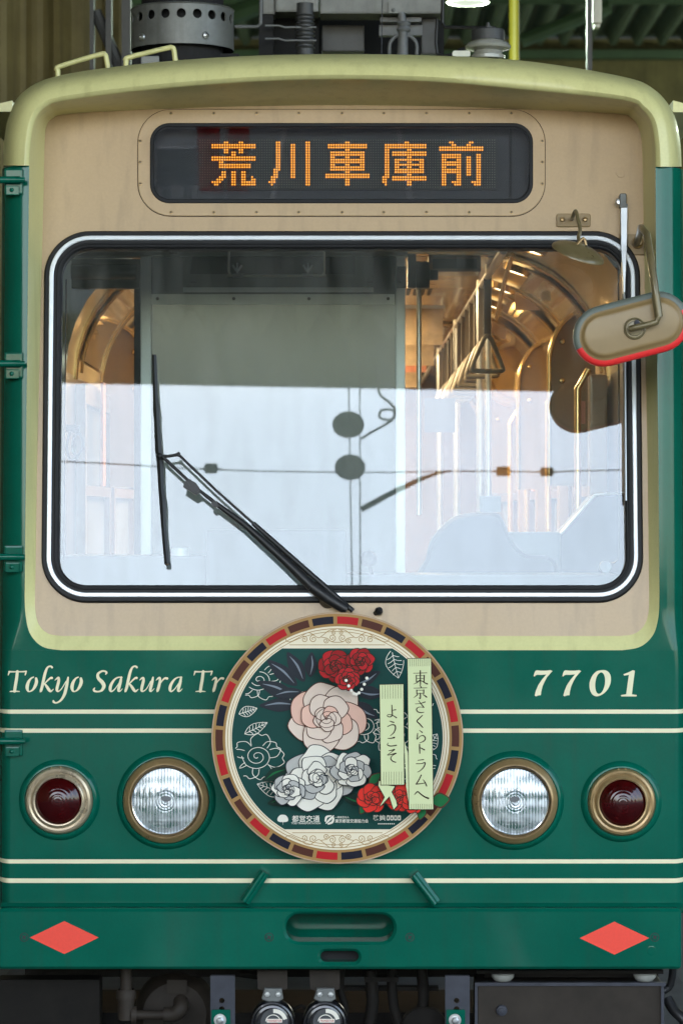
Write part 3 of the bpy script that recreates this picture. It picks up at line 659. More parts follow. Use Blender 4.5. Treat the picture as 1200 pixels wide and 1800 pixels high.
b = MB(); b.tube([P(409, 484.5, hy), P(428, 484.5, hy)], .0065, 8); b.tube([P(531, 484.5, hy), P(550, 484.5, hy)], .0065, 8); b.build('handle_sleeve', 'steel', bulk)
for x in (417, 541):
    b = MB(); b.tube([P(x - 8, 466, hy), P(x - 3, 474, hy), P(x, 476, hy), P(x + 3, 474, hy), P(x + 8, 466, hy)], .004, 6, 3); b.tube([P(x, 462, hy), P(x, 480, hy)], .0035, 6); b.build('wing_nut', 'steel', bulk)
# left: roller blind housing with dark slats, frame of the side slot
b = MB(); b.boxpx(126, 455, 247, 507, BY - .01, .05); blind = tpart(b, 'blind_housing', 'bulkhead_box', bevel=.003)
b = MB(); b.tube([P(126, 478, BY - .03), P(240, 478, BY - .03)], .028, 12); b.build('roller', 'bulkhead', blind, smooth=40)
b = MB(); b.boxpx(236, 455, 247, 1000, BY + .0, .03); b.build('slot_frame', 'matte_black', blind)
b = MB(); b.boxpx(100, 436, 716, 450, BY - .05, .1); tpart(b, 'header_rail', 'bulkhead_box')
b = MB(); b.boxpx(298, 441, 312, 447, BY - .06, .01); b.build('latch', 'black', bulk)
# right: black bracket and stanchion beside the bulkhead
b = MB(); b.boxpx(716, 446, 731, 506, BY, .06); b.boxpx(731, 460, 755, 506, BY + .01, .08); b.boxpx(755, 474, 770, 492, BY + .03, .03); tpart(b, 'door_bracket', 'black', bevel=.004)
b = MB(); b.boxpx(697.5, 468, 713, 506, BY - .035, .004); b.lathe(P(703, 478, BY - .036), [(.004, 0), (.001, .003)], n=10); b.lathe(P(703, 495, BY - .036), [(.004, 0), (.001, .003)], n=10); b.build('hinge', 'dark_grey', bulk)
b = MB(); b.tube([P(736, 500, 1.45), P(736, 905, 1.45)], .0095, 12); tpart(b, 'stanchion', 'steel', smooth=60)
# bright glass edges at both sides of the cab
ge = panel_at(-.035)
b = MB(); b.tube([ge(117, 491), ge(115, 700), ge(113, 985)], .0024, 8); tpart(b, 'edge_strip', 'chrome')
b = MB(); b.tube([ge(1086, 452), ge(1087, 700), ge(1087, 975), ge(1085, 985), ge(1079, 990), ge(1066, 991)], .0026, 8); tpart(b, 'edge_strip', 'chrome')
b = MB(); b.lathe(ge(1063, 997), [(.02, 0), (.018, .01), (.0001, .014)], PN, 16); tpart(b, 'suction_cup', 'dash')
# dashboard
b = MB(); b.boxpx(104, 977, 362, 1075, .62, .3); b.boxpx(608, 1010, 1090, 1075, .62, .3); dash = tpart(b, 'dashboard', 'dash', bevel=.008)
b = MB(); b.boxpx(362, 932, 608, 1075, .56, .22); b.build('meter_box', 'dash', dash, bevel=.01)
b = MB(); b.lathe(P(317, 977, .66), [(.029, 0), (.029, .022), (.026, .026), (.0001, .027)], (0, 0, 1), 20); b.build('cup', 'aluminium', dash, smooth=40)
b = MB(); b.lathe(P(648, 982, .6), [(.0001, -.02), (.018, -.016), (.028, 0), (.018, .016), (.0001, .02)], (0, -1, .3), 20); b.tube([P(650, 995, .62), P(655, 1015, .64)], .006, 8); b.build('microphone', 'black', dash, smooth=40)
b = MB(); b.tube([P(114, 752, .5), P(140, 756, .5)], .012, 8); b.tube([P(x, y, .5) for x, y in ((124, 757), (118, 785), (124, 808), (138, 800), (146, 780), (140, 762), (130, 770), (128, 792), (138, 806))], .004, 6, 5); tpart(b, 'cab_radio_cord', 'black')
# driver's seat and fare box
seatp = [(728, 1070), (733, 1012), (748, 985), (757, 952), (778, 925), (800, 908), (835, 901), (872, 902), (885, 915), (900, 950), (925, 975), (975, 985), (985, 1070)]
b = MB(); b.plate(cr(seatp, 3), flat(.95), 0, -.14, bev=6, bevd=.03, back=True); seat = tpart(b, 'driver_seat', 'seat_fabric', smooth=60)
fb = [(985, 1060), (1095, 1060), (1095, 868), (1045, 872), (985, 940)]
b = MB(); b.plate(fb, flat(1.0), 0, -.3, bev=2, bevd=.006, back=True); fare = tpart(b, 'fare_box', 'seat_fabric')
b = MB(); b.tube([P(985, 938, .98), P(1045, 870, .98), P(1095, 866, .98)], .005, 8); b.build('rail', 'steel', fare, smooth=60)
b = MB(); b.boxpx(890, 935, 985, 1060, 1.05, .1); b.build('ticket_reader', 'dash', fare, bevel=.008)
b = MB(); b.boxpx(843, 872, 880, 900, 1.1, .05); b.tube([P(860, 900, 1.12), P(860, 1000, 1.12)], .008, 8); tpart(b, 'card_reader', 'dash', bevel=.004)
# saloon clutter near the cab: notices, display box, conduit, extra rails
for k, (x0, y0, x1, y1, Y, m) in enumerate(((1010, 705, 1028, 745, 1.75, 'ad_red'), (745, 700, 800, 760, 4.0, 'seat_fabric'), (950, 505, 990, 528, 2.4, 'print_shade'), (905, 515, 950, 545, 3.2, 'print_blush'), (1060, 470, 1085, 520, 1.6, 'ad_red'))):
    b = MB(); b.boxpx(x0, y0, x1, y1, Y, .012); tpart(b, 'notice', m)
b = MB(); b.boxpx(752, 448, 845, 478, 1.75, .2); tpart(b, 'fare_display', 'wood', bevel=.008)
b = MB(); b.boxpx(760, 455, 838, 472, 1.745, .004); tpart(b, 'display_window', 'matte_black')
for pts, r, Y in ((((1048, 452), (1010, 480), (975, 520), (930, 585)), .012, 0), (((900, 448), (885, 500), (872, 560)), .01, 0), (((1072, 560), (1040, 600), (1000, 640), (960, 668)), .014, 0)):
    b = MB(); b.tube([P(x, y, 1.5 + i * 1.0) for i, (x, y) in enumerate(pts)], r, 8, 4); tpart(b, 'conduit', 'brass_frame', smooth=60)
for x, Y in ((858, 2.3), (845, 3.4)):
    b = MB(); b.tube([P(x, 445, Y), P(x, 1010, Y)], .012, 10); tpart(b, 'stanchion', 'steel', smooth=60)
b = MB(); b.lathe(P(905, 655, 5.2), [(.17, 0), (.15, .03), (.13, .03), (.12, .0), (.001, -.02)], n=36); tpart(b, 'ceiling_fan_guard', 'brass_frame', smooth=40)

# saloon shell
SY0, SY1 = 1.42, 11.4
prof = [(-.98, .82), (-.98, 2.30)]
for i in range(1, 9):
    a = math.pi / 2 * i / 8; prof.append((-.98 + .45 * (1 - math.cos(a)), 2.30 + .46 * math.sin(a)))
prof += [(0, 2.77)]; prof += [(-x, z) for x, z in prof[-2::-1]]
b = MB()
for (xa, za), (xb, zb) in zip(prof[1:-1], prof[2:-1]):
    for ya, yb in ((SY0, 3), (3, 6), (6, SY1)): b.quad((xa, ya, za), (xa, yb, za), (xb, yb, zb), (xb, ya, zb))
    if xa >= 0: b.quad((xa, .42, za), (xa, SY0, za), (xb, SY0, zb), (xb, .42, zb))       # the right of the cab shares the warm lining
sal = tpart(b, 'saloon_lining', 'saloon_ceiling', smooth=50, merge=.0005)
for sx in (-1, 1):
    b = MB(); y0 = SY0 if sx < 0 else .42; b.quad((sx * .98, y0, .82), (sx * .98, SY1, .82), (sx * .98, SY1, 2.30), (sx * .98, y0, 2.30)); b.build('side_panelling', 'wood', sal)
b = MB(); b.quad((-.98, SY0, .82), (.98, SY0, .82), (.98, SY1, .82), (-.98, SY1, .82)); b.build('saloon_floor', 'saloon_floor', sal)
b = MB(); b.quad((-.98, SY1, .82), (.98, SY1, .82), (.98, SY1, 2.77), (-.98, SY1, 2.77)); b.build('end_partition', 'wood', sal)
for sx in (-1, 1):
    for i in range(7):
        y0 = 1.75 + i * 1.38
        f = MB(); x = sx * .975
        for (a0, a1, z0, z1) in ((y0, y0 + .06, 1.45, 2.27), (y0 + 1.14, y0 + 1.2, 1.45, 2.27), (y0 + .06, y0 + 1.14, 1.45, 1.51), (y0 + .06, y0 + 1.14, 2.2, 2.27), (y0 + .06, y0 + 1.14, 1.86, 1.9)): f.box((x, a0, z0), (x - sx * .035, a1, z1))
        fo = f.build('side_window', 'wood', sal)
        p = MB(); p.box((x - sx * .004, y0 + .06, 1.51), (x - sx * .012, y0 + 1.14, 2.2)); p.build('blind_cloth', 'seat_fabric', sal)
        # curved advertisement sheets clipped into the cove
        ad = MB(); n = 8
        for k2 in range(n):
            aa, ab = R(10 + 56 * k2 / n), R(10 + 56 * (k2 + 1) / n)
            q = lambda a, y: (sx * (.98 - .435 * (1 - math.cos(a)) - .012), y, 2.30 + .445 * math.sin(a) - .012)
            ad.quad(q(aa, y0 + .1), q(aa, y0 + 1.0), q(ab, y0 + 1.0), q(ab, y0 + .1))
        ad.build('poster_sheet', 'ad_sheet', sal, smooth=60)
        for yy in (y0 + .09, y0 + 1.01):
            t = MB(); t.tube([(sx * (.98 - .435 * (1 - math.cos(R(a))) - .016), yy, 2.30 + .445 * math.sin(R(a)) - .016) for a in range(4, 76, 6)], .007, 6); t.build('poster_rail', 'brass_frame', sal, smooth=60)
        if i in (0, 2): 
            q = MB(); q.box((x - sx * .05, y0 + .5, 1.9), (x - sx * .06, y0 + .62, 2.3)); q.build('hanging_notice', 'ad_red', sal)
# arched draught screens at the corners with brass edge
for sx, Y in ((1, 2.15), (1, 4.1), (-1, 2.9), (-1, 5.2), (1, 6.8)):
    arc = [(sx * (.98 - .40 * math.cos(R(a))), 2.02 + .66 * math.sin(R(a))) for a in range(0, 91, 6)]
    arc = [(sx * .79, 1.9), (sx * .79, 2.36)] + [(sx * (.79 + .13 * (1 - math.cos(R(a)))), 2.36 + .20 * math.sin(R(a))) for a in range(10, 91, 10)]
    outer = [(sx * .965, 2.44), (sx * .975, 1.9)]
    b = MB(); ring = arc + outer
    tri = tessellate_polygon([[Vector((x, z, 0)) for x, z in ring]]); n = len(ring)
    b.add([(x, Y, z) for x, z in ring] + [(x, Y + .03, z) for x, z in ring], [list(t) for t in tri] + [[n + i for i in t][::-1] for t in tri] + [[i, (i + 1) % n, n + (i + 1) % n, n + i] for i in range(n)])
    sc = b.build('draught_screen', 'saloon_wall', sal, recalc=True)
    t = MB(); t.tube([(x, Y - .004, z) for x, z in arc], .010, 8, 2); t.build('screen_edge', 'brass_frame', sal, smooth=60)
    t = MB(); t.boxpx  # (edge bolts)
    for z in (2.3, 2.45): t.lathe((sx * .84, Y - .001, z), [(.012, 0), (.009, .006), (.0001, .008)], n=12)
    t.build('screen_bolts', 'brass_frame', sal)
# ceiling: lamps along the middle, vents, ribs
for i in range(7):
    y = 1.9 + i * 1.35
    l = MB(); l.box((-.09, y, 2.725), (.09, y + 1.0, 2.755)); l.build('ceiling_lamp', 'lamp_warm', sal, bevel=.01)
    for sx in (-1, 1):
        v = MB(); v.box((sx * .24, y + .15, 2.748), (sx * .40, y + .5, 2.764)); v.mi = 1
        for k2 in range(5): v.box((sx * (.25 + .03 * k2), y + .17, 2.742), (sx * (.265 + .03 * k2), y + .48, 2.748))
        v.build('ceiling_vent', ['saloon_ceiling', 'vent_dark'], sal)
    if i % 3: continue
    r = MB(); r.tube([(x, y - .15, z - .012) for x, z in prof[1:-1]], .012, 6); r.build('ceiling_rib', 'brass_frame', sal, smooth=60)
ad = bpy.data.lights.new('saloon_light', 'AREA'); ad.shape = 'RECTANGLE'; ad.size = .18; ad.size_y = 9.2; ad.energy = 56; ad.color = (1, .72, .42)
ao = bpy.data.objects.new('saloon_light', ad); COL.objects.link(ao); ao.location = (0, 6.5, 2.72)
for i, y in enumerate((4.3, 5.6, 6.9, 8.2)):       # paper adverts hung across the ceiling
    a = MB(); a.box((.20, y, 2.56 - .03 * (i % 2)), (.46, y + .004, 2.735)); a.build('hanging_advert', ('ad_paper', 'ad_red')[i % 3 == 2], sal)
    a = MB(); a.box((.19, y - .004, 2.725), (.47, y + .008, 2.74)); a.build('advert_clip', 'steel', sal)
for sx in (-1, 1):  # glowing discs added to put warm glints along the ceiling
    for i in range(9):
        y = 1.15 + i * .9
        if sx < 0 and y < 1.5: continue
        a = MB(); a.lathe((sx * .66, y, 2.715), [(.058, -.012), (.05, .012), (.042, .014)], (-sx * .35, 0, -1), 20); a.build('glint_disc_ring', 'brass_frame', sal, smooth=40)
        a = MB(); a.lathe((sx * .66, y, 2.715), [(.043, .010), (.0001, .013)], (-sx * .35, 0, -1), 20); a.build('glint_disc', 'glint_glow', sal)
for y in (1.62, 3.15, 4.55, 5.9):
    a = MB(); a.box((.90, y, .83), (.965, y + .10, 2.30)); a.build('door_pillar', 'saloon_wall', sal, bevel=.01)
    a = MB(); a.tube([(.86, y + .05, 1.1), (.86, y + .05, 2.25), (.90, y + .05, 2.32)], .013, 8); a.build('door_rail', 'brass_frame', sal, smooth=60)
# handrails with hanging straps, stanchions
for sx in (-1, 1):
    b = MB(); b.tube([(sx * .55, 1.45 if sx < 0 else .95, 2.69), (sx * .55, 11, 2.69)], .015, 10); b.build('hand_rail', 'steel', sal, smooth=60)
    for y in (2.6, 5.0, 7.4):
        b = MB(); b.tube([(sx * .55, y, .83), (sx * .55, y, 2.72)], .016, 10); b.build('stanchion', 'steel', sal, smooth=60)
def strap(x, y, tilt=0.0):
    s = MB(); s.box((x - .014, y - .004, 2.46), (x + .014, y + .004, 2.70)); s.mi = 1
    tri = [(0, 0), (-.055, -.13), (0, -.136), (.055, -.13)]
    pts = [Vector((x + tx, y + tx * tilt, 2.465 + tz)) for tx, tz in cr([(0, .0), (-.018, -.02), (-.058, -.118), (-.045, -.132), (.045, -.132), (.058, -.118), (.018, -.02)], 3, True)]
    s.tube(pts, .0095, 8, closed=True); return s
s0 = strap(.55, 2.05, .25).build('strap_handle', ['strap_belt', 'strap'], sal, smooth=60)
for i in range(1, 14): 
    o = dup(s0, (0, i * .42, 0), sal); o.rotation_euler.z = random.uniform(-.5, .9)
for i in range(8):
    o = dup(s0, (-1.1, .3 + i * .55, 0), sal); o.rotation_euler.z = random.uniform(-.5, .5)

# ------------------------------------------------------------------ paintwork: lines and lettering
for y0, y1 in ((1247.3, 1254.6), (1280.6, 1288), (1510.5, 1517.8), (1544, 1552)):
    b = MB(); b.loft([body_cols(z_of(y), .0006, back=False) for y in (y0, y1)], closed=False); b.build('painted_line', 'cream', body, smooth=40, recalc=True)
def letter(strokes, dx, ox, name='letter'):
    b = MB()
    for i, st in enumerate(strokes):
        b.stroke([((x + dx) / 6 + ox, 1160 + y / 6, w / 6) for x, y, w in st], front, .0007 + i * .00012, k=6)
    return b.build(name, 'cream', body)
LT = [[(187, 122, 30), (178, 200, 32), (166, 270, 32), (157, 330, 30)], [(100, 124, 17), (140, 125, 15), (190, 124, 13), (240, 124, 14), (281, 120, 15)], [(104, 122, 15), (97, 140, 14), (90, 160, 8)], [(281, 118, 10), (275, 140, 15), (268, 160, 9)], [(110, 333, 9), (158, 330, 14), (208, 333, 9)]]
LO = [[(357, 181, 13), (330, 196, 18), (303, 235, 30), (290, 285, 35), (297, 322, 24), (315, 333, 13), (345, 318, 19), (372, 280, 31), (388, 232, 34), (384, 196, 26)]]
LK = [[(552, 78, 22), (535, 66, 16), (505, 80, 20), (482, 130, 28), (465, 200, 30), (448, 280, 30), (434, 325, 26), (428, 336, 12)], [(468, 258, 10), (500, 222, 15), (535, 192, 20), (550, 190, 26)], [(474, 250, 16), (500, 285, 28), (522, 318, 30), (540, 330, 20), (568, 308, 6)]]
LY = [[(582, 214, 6), (605, 195, 18), (622, 188, 22), (622, 225, 30), (606, 290, 30), (604, 322, 26), (622, 330, 14), (655, 300, 10), (700, 225, 10)], [(722, 184, 16), (712, 240, 30), (698, 310, 32), (680, 370, 30), (645, 425, 22), (600, 452, 16), (570, 444, 22), (566, 432, 18)]]
LS = [[(1116, 152, 10), (1126, 134, 22), (1105, 118, 18), (1070, 122, 20), (1036, 150, 27), (1040, 192, 34), (1080, 235, 40), (1098, 275, 38), (1078, 318, 26), (1040, 334, 16), (1000, 328, 22), (992, 312, 20), (1003, 294, 8)]]
LA = [[(150, 184, 10), (110, 184, 13), (70, 208, 20), (34, 262, 30), (24, 312, 30), (40, 332, 16), (75, 305, 11), (115, 248, 10), (140, 200, 12)], [(142, 182, 18), (132, 235, 30), (114, 305, 30), (112, 328, 20), (130, 328, 12), (154, 304, 5)]]
LU = [[(335, 214, 6), (355, 195, 17), (374, 190, 20), (374, 225, 29), (358, 290, 30), (356, 322, 26), (374, 330, 13), (410, 300, 10), (452, 225, 10)], [(476, 184, 16), (466, 235, 30), (448, 305, 30), (446, 328, 20), (462, 328, 12), (489, 302, 5)]]
LR = [[(508, 214, 6), (528, 196, 17), (546, 188, 20), (550, 215, 26), (538, 275, 30), (524, 322, 28), (518, 336, 10)], [(543, 268, 7), (570, 222, 12), (600, 194, 20), (624, 196, 26)]]
for L_, dx in ((LT, 0), (LO, 0), (LK, 0), (LY, 0), (LO, 472), (LS, 0), (LA, 1140), (LK, 893), (LU, 1140), (LR, 1140), (LA, 1770), (LT, 1957), (LR, 1730), (LA, 2360)): letter(L_, dx, 0)
def poly_letter(outer, holes=(), dx=0):
    f = lambda l: [((x + dx) / 6 + 925, 1160 + y / 6) for x, y in l]
    b = MB(); b.plate(f(outer), front, .0008, .0001, holes=[f(h) for h in holes]); b.build('digit', 'cream', body)
SEV = [(72, 172), (80, 140), (92, 116), (106, 109), (150, 113), (205, 113), (252, 107), (272, 118), (250, 140), (215, 182), (190, 226), (168, 275), (154, 330), (149, 372), (125, 374), (96, 384), (84, 376), (97, 325), (122, 265), (160, 208), (207, 153), (150, 158), (110, 157), (92, 164), (86, 174)]
poly_letter(SEV); poly_letter(SEV, dx=302)
poly_letter(cr([(775, 109), (830, 109), (872, 140), (888, 195), (878, 262), (842, 325), (790, 368), (735, 384), (690, 362), (664, 305), (664, 235), (690, 170), (730, 125)], 4, True), [cr([(783, 131), (812, 152), (825, 205), (820, 272), (796, 332), (762, 358), (734, 338), (722, 285), (726, 220), (745, 162)], 4, True)])
poly_letter([(1018, 152), (1070, 132), (1118, 108), (1140, 114), (1128, 200), (1108, 362), (1158, 370), (1160, 381), (1150, 385), (1000, 385), (991, 379), (998, 370), (1048, 362), (1076, 158), (1028, 166)])

# ------------------------------------------------------------------ lamps on the front
px = lambda r: r * S
def headlight(cx, cy, label):
    c = P(cx, cy)
    b = MB(); b.lathe(c, [(px(88), -.002), (px(86), .004), (px(83), .014), (px(80), .020), (px(76.5), .021), (px(75), .017), (px(74), .010)], n=64)
    h = b.build('headlight', 'green', tram, smooth=60); h['label'] = label
    b = MB(); b.lathe(c, [(px(75.5), .010), (px(75), .026), (px(73), .034), (px(68), .041), (px(66), .046), (px(64), .047), (px(62.5), .043), (px(61.5), .030)], n=64); b.build('bezel', 'gold', h, smooth=50)
    b = MB(); b.lathe(c, [(px(61.8), .028), (px(61), .038), (px(59), .041), (px(57.5), .040), (px(57), .034)], n=64); b.build('chrome_ring', 'chrome', h, smooth=50)
    b = MB(); b.lathe(c, [(px(58), .034), (px(54), .012), (px(46), -.012), (px(34), -.034), (px(20), -.046), (px(15), -.048)], n=48); b.build('reflector', 'reflector', h, smooth=60)
    b = MB(); b.lathe(c, [(px(15.5), -.048), (px(15), -.02), (px(12), -.012), (px(5), -.008), (.0001, -.006)], n=24); b.build('bulb_cap', 'steel', h, smooth=40)
    # fluted lens: a domed plate with vertical ribs and prism bands
    b = MB(); n = 46; R0 = 57.6; vs = {}; V = []; F = []
    def hgt(x, y):
        r2 = (x * x + y * y) / (R0 * R0); base = .034 + .014 * (1 - r2)
        cyl = math.hypot(x, y)
        if cyl < 20: return base + .0006 * math.cos(cyl * 1.3)
        rib = .0011 * abs(math.sin(x * .55)) if y > -18 else .0005 * abs(math.sin(x * .9))
        if -24 < y < -8: rib += .0016 * abs(math.sin(x * .32))
        if y > 30: rib = .0006 * abs(math.sin(x * .4)) + .0006 * abs(math.sin(y * .5))
        return base + rib
    rings = [0.5] + [R0 * (i / 40) for i in range(1, 41)]; seg = 96
    for rr_ in rings:
        for j in range(seg):
            a = 2 * math.pi * j / seg; x = rr_ * math.cos(a); y = rr_ * math.sin(a); V.append(P(cx + x, cy + y) + Vector((0, -hgt(x, y), 0)))
    for i in range(len(rings) - 1):
        for j in range(seg): F.append([i * seg + j, (i + 1) * seg + j, (i + 1) * seg + (j + 1) % seg, i * seg + (j + 1) % seg])
    b.add(V, F); b.build('lens', 'lens_glass', h, smooth=25)
    b = MB(); b.plate(circ(cx, cy - 2, 9, 20, ry=5), flat(-.0490), 0, -.001); b.build('lens_mark', 'mid_grey', h)
    return h
headlight(292.5, 1406, 'headlight on the left beside the lettered panel'); headlight(903.5, 1407, 'headlight on the right below the fleet number')
def tail_light(cx, cy, ring, label):
    c = P(cx, cy)
    b = MB(); b.lathe(c, [(px(72), -.002), (px(70), .004), (px(67), .013), (px(63), .018), (px(60), .018), (px(58.5), .012)], n=56)
    h = b.build('tail_light', 'green', tram, smooth=60); h['label'] = label
    b = MB(); b.lathe(c, [(px(59.5), .010), (px(59), .024), (px(56), .033), (px(52), .036), (px(48.5), .034), (px(47.5), .036), (px(46), .041), (px(43), .044), (px(41), .043), (px(40), .036)], n=56); b.build('bezel', ring, h, smooth=35)
    pr = []
    for i in range(0, 40):
        r = 40.2 * (1 - i / 39); base = .034 + .026 * (1 - (r / 40.2) ** 2); pr.append((px(r), base + (.0004 if (r > 6 and (int(r / 3.2) % 2)) else 0)))
    b = MB(); b.lathe(c, pr, n=56); b.build('red_lens', 'red_lens', h, smooth=50)
    for a in (-.06, .06) if cx > 600 else (-.12, .03):
        b = MB(); q = P(cx + 58 * math.sin(a * 1.8), cy - 58 * math.cos(a * 1.8)); b.lathe(q + Vector((0, -.022, 0)), [(.004, 0), (.003, .005), (.0001, .006)], n=10); b.build('bezel_screw', 'gold', h)
tail_light(105, 1406, 'gold_worn', 'red tail lamp on the left with worn silver and gold bezel'); tail_light(1091, 1409, 'gold', 'red tail lamp on the right with gold bezel')

# ------------------------------------------------------------------ bumper
BF = -.075; bm_ = flat(BF)
b = MB(); b.plate(rrect(-4, 1597.5, 1197, 1704, 7), bm_, 0, -.10, holes=[rrect(502, 1607, 692, 1656, 24), rrect(563, 1672, 630, 1691.5, 9.5)], bev=5, bevd=.009)
bump = b.build('bumper', 'green', tram, smooth=50)
b = MB(); a = P(480, 1580, .12); c = P(714, 1684, .12); b.box(a, (c.x, .125, c.z)); b.build('slot_back', 'green', bump)
b = MB(); a = P(558, 1668, -.02); c = P(636, 1695, -.02); b.box(a, (c.x, -.015, c.z)); b.build('slot_back', 'matte_black', bump)
for x0, x1, yc in ((53, 174, 1648), (1018, 1140, 1649)):
    b = MB(); b.plate([((x0 + x1) / 2, yc - 29), (x1, yc), ((x0 + x1) / 2, yc + 29), (x0, yc)], bm_, .0008, .0001); b.build('red_diamond', 'diamond', bump)
ns = Vector((0, -1, 0))
for i, x in enumerate((43, 473, 720, 1150)):
    c = P(x, 1647.5, BF)
    b = MB(); b.mi = 1; b.lathe(c, [(7.8 * S, .0002), (6.6 * S, .0002)], n=24); b.mi = 0; b.lathe(c, [(6.6 * S, .0003), (6.2 * S, .0012), (.0001, .0016)], n=24); b.mi = 1
    for a in (R(35), R(125)):
        u = Vector((math.cos(a), 0, math.sin(a))); v = Vector((-math.sin(a), 0, math.cos(a))); q = 4.2 * S; t = 1.1 * S; hh = Vector((0, -.0022 - .0002 * (a > 1), 0))
        b.quad(c + u * q + v * t + hh, c - u * q + v * t + hh, c - u * q - v * t + hh, c + u * q - v * t + hh)
    b.build('screw', ['green', 'black'], bump, smooth=40)
b = MB(); b.lathe(P(1144, 1671, BF), [(px(8.5), .0002), (px(7), .0006), (.0001, .0007)], n=20); b.build('filler_plug', 'green', bump)
# ledge between body and bumper, weld bead
b = MB(); zt = z_of(1590); b.add([(-1.045, -.001, zt + .006), (1.045, -.001, zt + .006), (1.045, -.02, zt - .002), (-1.045, -.02, zt - .002), (-1.045, -.06, z_of(1600)), (1.045, -.06, z_of(1600))], [[0, 3, 2, 1], [3, 4, 5, 2]]); b.build('ledge', 'green', tram, recalc=True)
for (xa, ya, xb, yb) in ((466, 1531, 431, 1583), (727, 1535, 765, 1585)):      # head-mark holders
    a = P(xa, ya, -.004); c = P(xb, yb, -.004); t = (c - a).normalized(); nrm = Vector((t.z, 0, -t.x)); w = .016
    b = MB(); sec = [(-w, 0), (-w, -.030), (-w * .45, -.036), (w * .45, -.036), (w, -.030), (w, 0)]
    b.loft([[p + nrm * u + Vector((0, v, 0)) for u, v in sec] for p in (a, c)]); b.add([a + nrm * u + Vector((0, v, 0)) for u, v in sec], [[0, 1, 2, 3, 4, 5]]); b.add([c + nrm * u + Vector((0, v, 0)) for u, v in sec], [[5, 4, 3, 2, 1, 0]])
    o = b.build('mark_holder', 'green', tram, recalc=True, bevel=.003)
    b = MB(); b.tube([a + nrm * .004 + Vector((0, -.038, 0)), c + nrm * .004 + Vector((0, -.038, 0))], .008, 8); b.build('holder_rib', 'green', o, smooth=60)
# rail brackets on the left corner
for y in (318, 641, 981, 1305):
    Y = fy(z_of(y)) - .012
    b = MB(); b.boxpx(8, y - 22, 40, y + 24, Y, .08); a = b.build('rail_bracket', 'green', tram, bevel=.006)
    b = MB(); b.tube([P(-60, y - 2, Y - .02), P(36, y - 2, Y - .02)], .011, 10); b.tube([P(30, y - 2, Y - .025), P(44, y - 2, Y - .02)], .008, 8); b.build('rail_arm', 'green', a, smooth=50)
    b = MB(); b.boxpx(10, y + 8, 34, y + 25, Y - .012, .03); b.lathe(P(21, y + 16, Y - .012), [(.007, 0), (.005, .005), (.0001, .006)], n=10); b.build('bracket_lug', 'green', a, bevel=.003)

# ------------------------------------------------------------------ wipers and mirrors
w1 = panel_at(.03); w2 = panel_at(.05); w3 = panel_at(.062)
root = MB()
root.tube([w2(610, 1072), w2(577, 1052), w2(548, 1031)], [.016, .019, .018], 10); root.tube([w2(548, 1031), w2(500, 985), w2(430, 922), w2(378, 884)], [.0165, .0135, .010, .0075], 10)
wiper = root.build('wiper', 'black', tram, smooth=50)
b = MB(); b.tube([w2(380, 886), w2(372, 879), w2(345, 858), w2(285, 802)], [.005, .0062, .005, .0055], 8); b.build('inner_arm', 'black', wiper, smooth=50)
b = MB(); b.plate(rquad([(328, 843), (344, 848), (353, 862), (340, 867)], 4), w3, .004, -.01); b.plate([(325, 846), (334, 842), (350, 856), (352, 866), (344, 870), (322, 856)], w3, .001, -.008); b.build('arm_joint', 'black', wiper)
b = MB(); b.plate([(374, 880), (382, 882), (384, 890), (376, 892), (371, 886)], w3, .0, -.012); b.build('arm_clip', 'black', wiper)
b = MB(); b.tube([w2(620, 1074), w2(540, 1004), w2(445, 920)], [.008, .0085, .0075], 8); b.tube([w2(445, 920), w2(380, 862), w2(314, 799)], .0042, 8); b.build('outer_arm', 'black', wiper, smooth=50)
b = MB(); b.tube([w2(314, 799), w2(296, 802), w2(279, 801)], .005, 8); b.lathe(w2(281, 802), [(.0095, -.01), (.0095, .010), (.006, .014), (.0001, .015)], PN, 14); b.lathe(w2(314, 799), [(.007, -.005), (.007, .008), (.0001, .010)], PN, 12); b.build('link', 'black', wiper, smooth=50)
b = MB(); bl = [(271.5, 625, 8), (274, 700, 9), (275.5, 722, 12), (276.5, 745, 10), (279, 790, 12), (282, 815, 12), (284, 860, 10), (286.5, 882, 12), (288.5, 930, 9), (292, 970, 9), (294, 992, 9)]
rows = []
for x, y, w in bl:
    c = w1(x, y); h = w / 2 * S; rows.append([c + Vector((-h, 0, 0)), c + Vector((-h, 0, 0)) + PN * .012, c + Vector((0, 0, 0)) + PN * .018, c + Vector((h, 0, 0)) + PN * .012, c + Vector((h, 0, 0)), c - PN * .03])
b.loft(rows); b.add(rows[0], [[0, 1, 2, 3, 4, 5]]); b.add(rows[-1], [[5, 4, 3, 2, 1, 0]]); b.build('blade', 'black', wiper, recalc=True)
b = MB(); b.lathe(panel(576, 1054, .0), [(.028, 0), (.026, .02), (.02, .05), (.0001, .052)], PN, 20); b.build('spindle', 'black', wiper, smooth=40)
b = MB(); q = panel(660, 1078); b.tube([q, panel(664, 1076, .02), panel(668, 1073, .03)], .008, 10); b.lathe(panel(665, 1076, .02), [(.0001, -.011), (.009, -.008), (.013, 0), (.009, .008), (.0001, .011)], PN, 14); tpart(b, 'washer_nozzle', 'black', smooth=60)
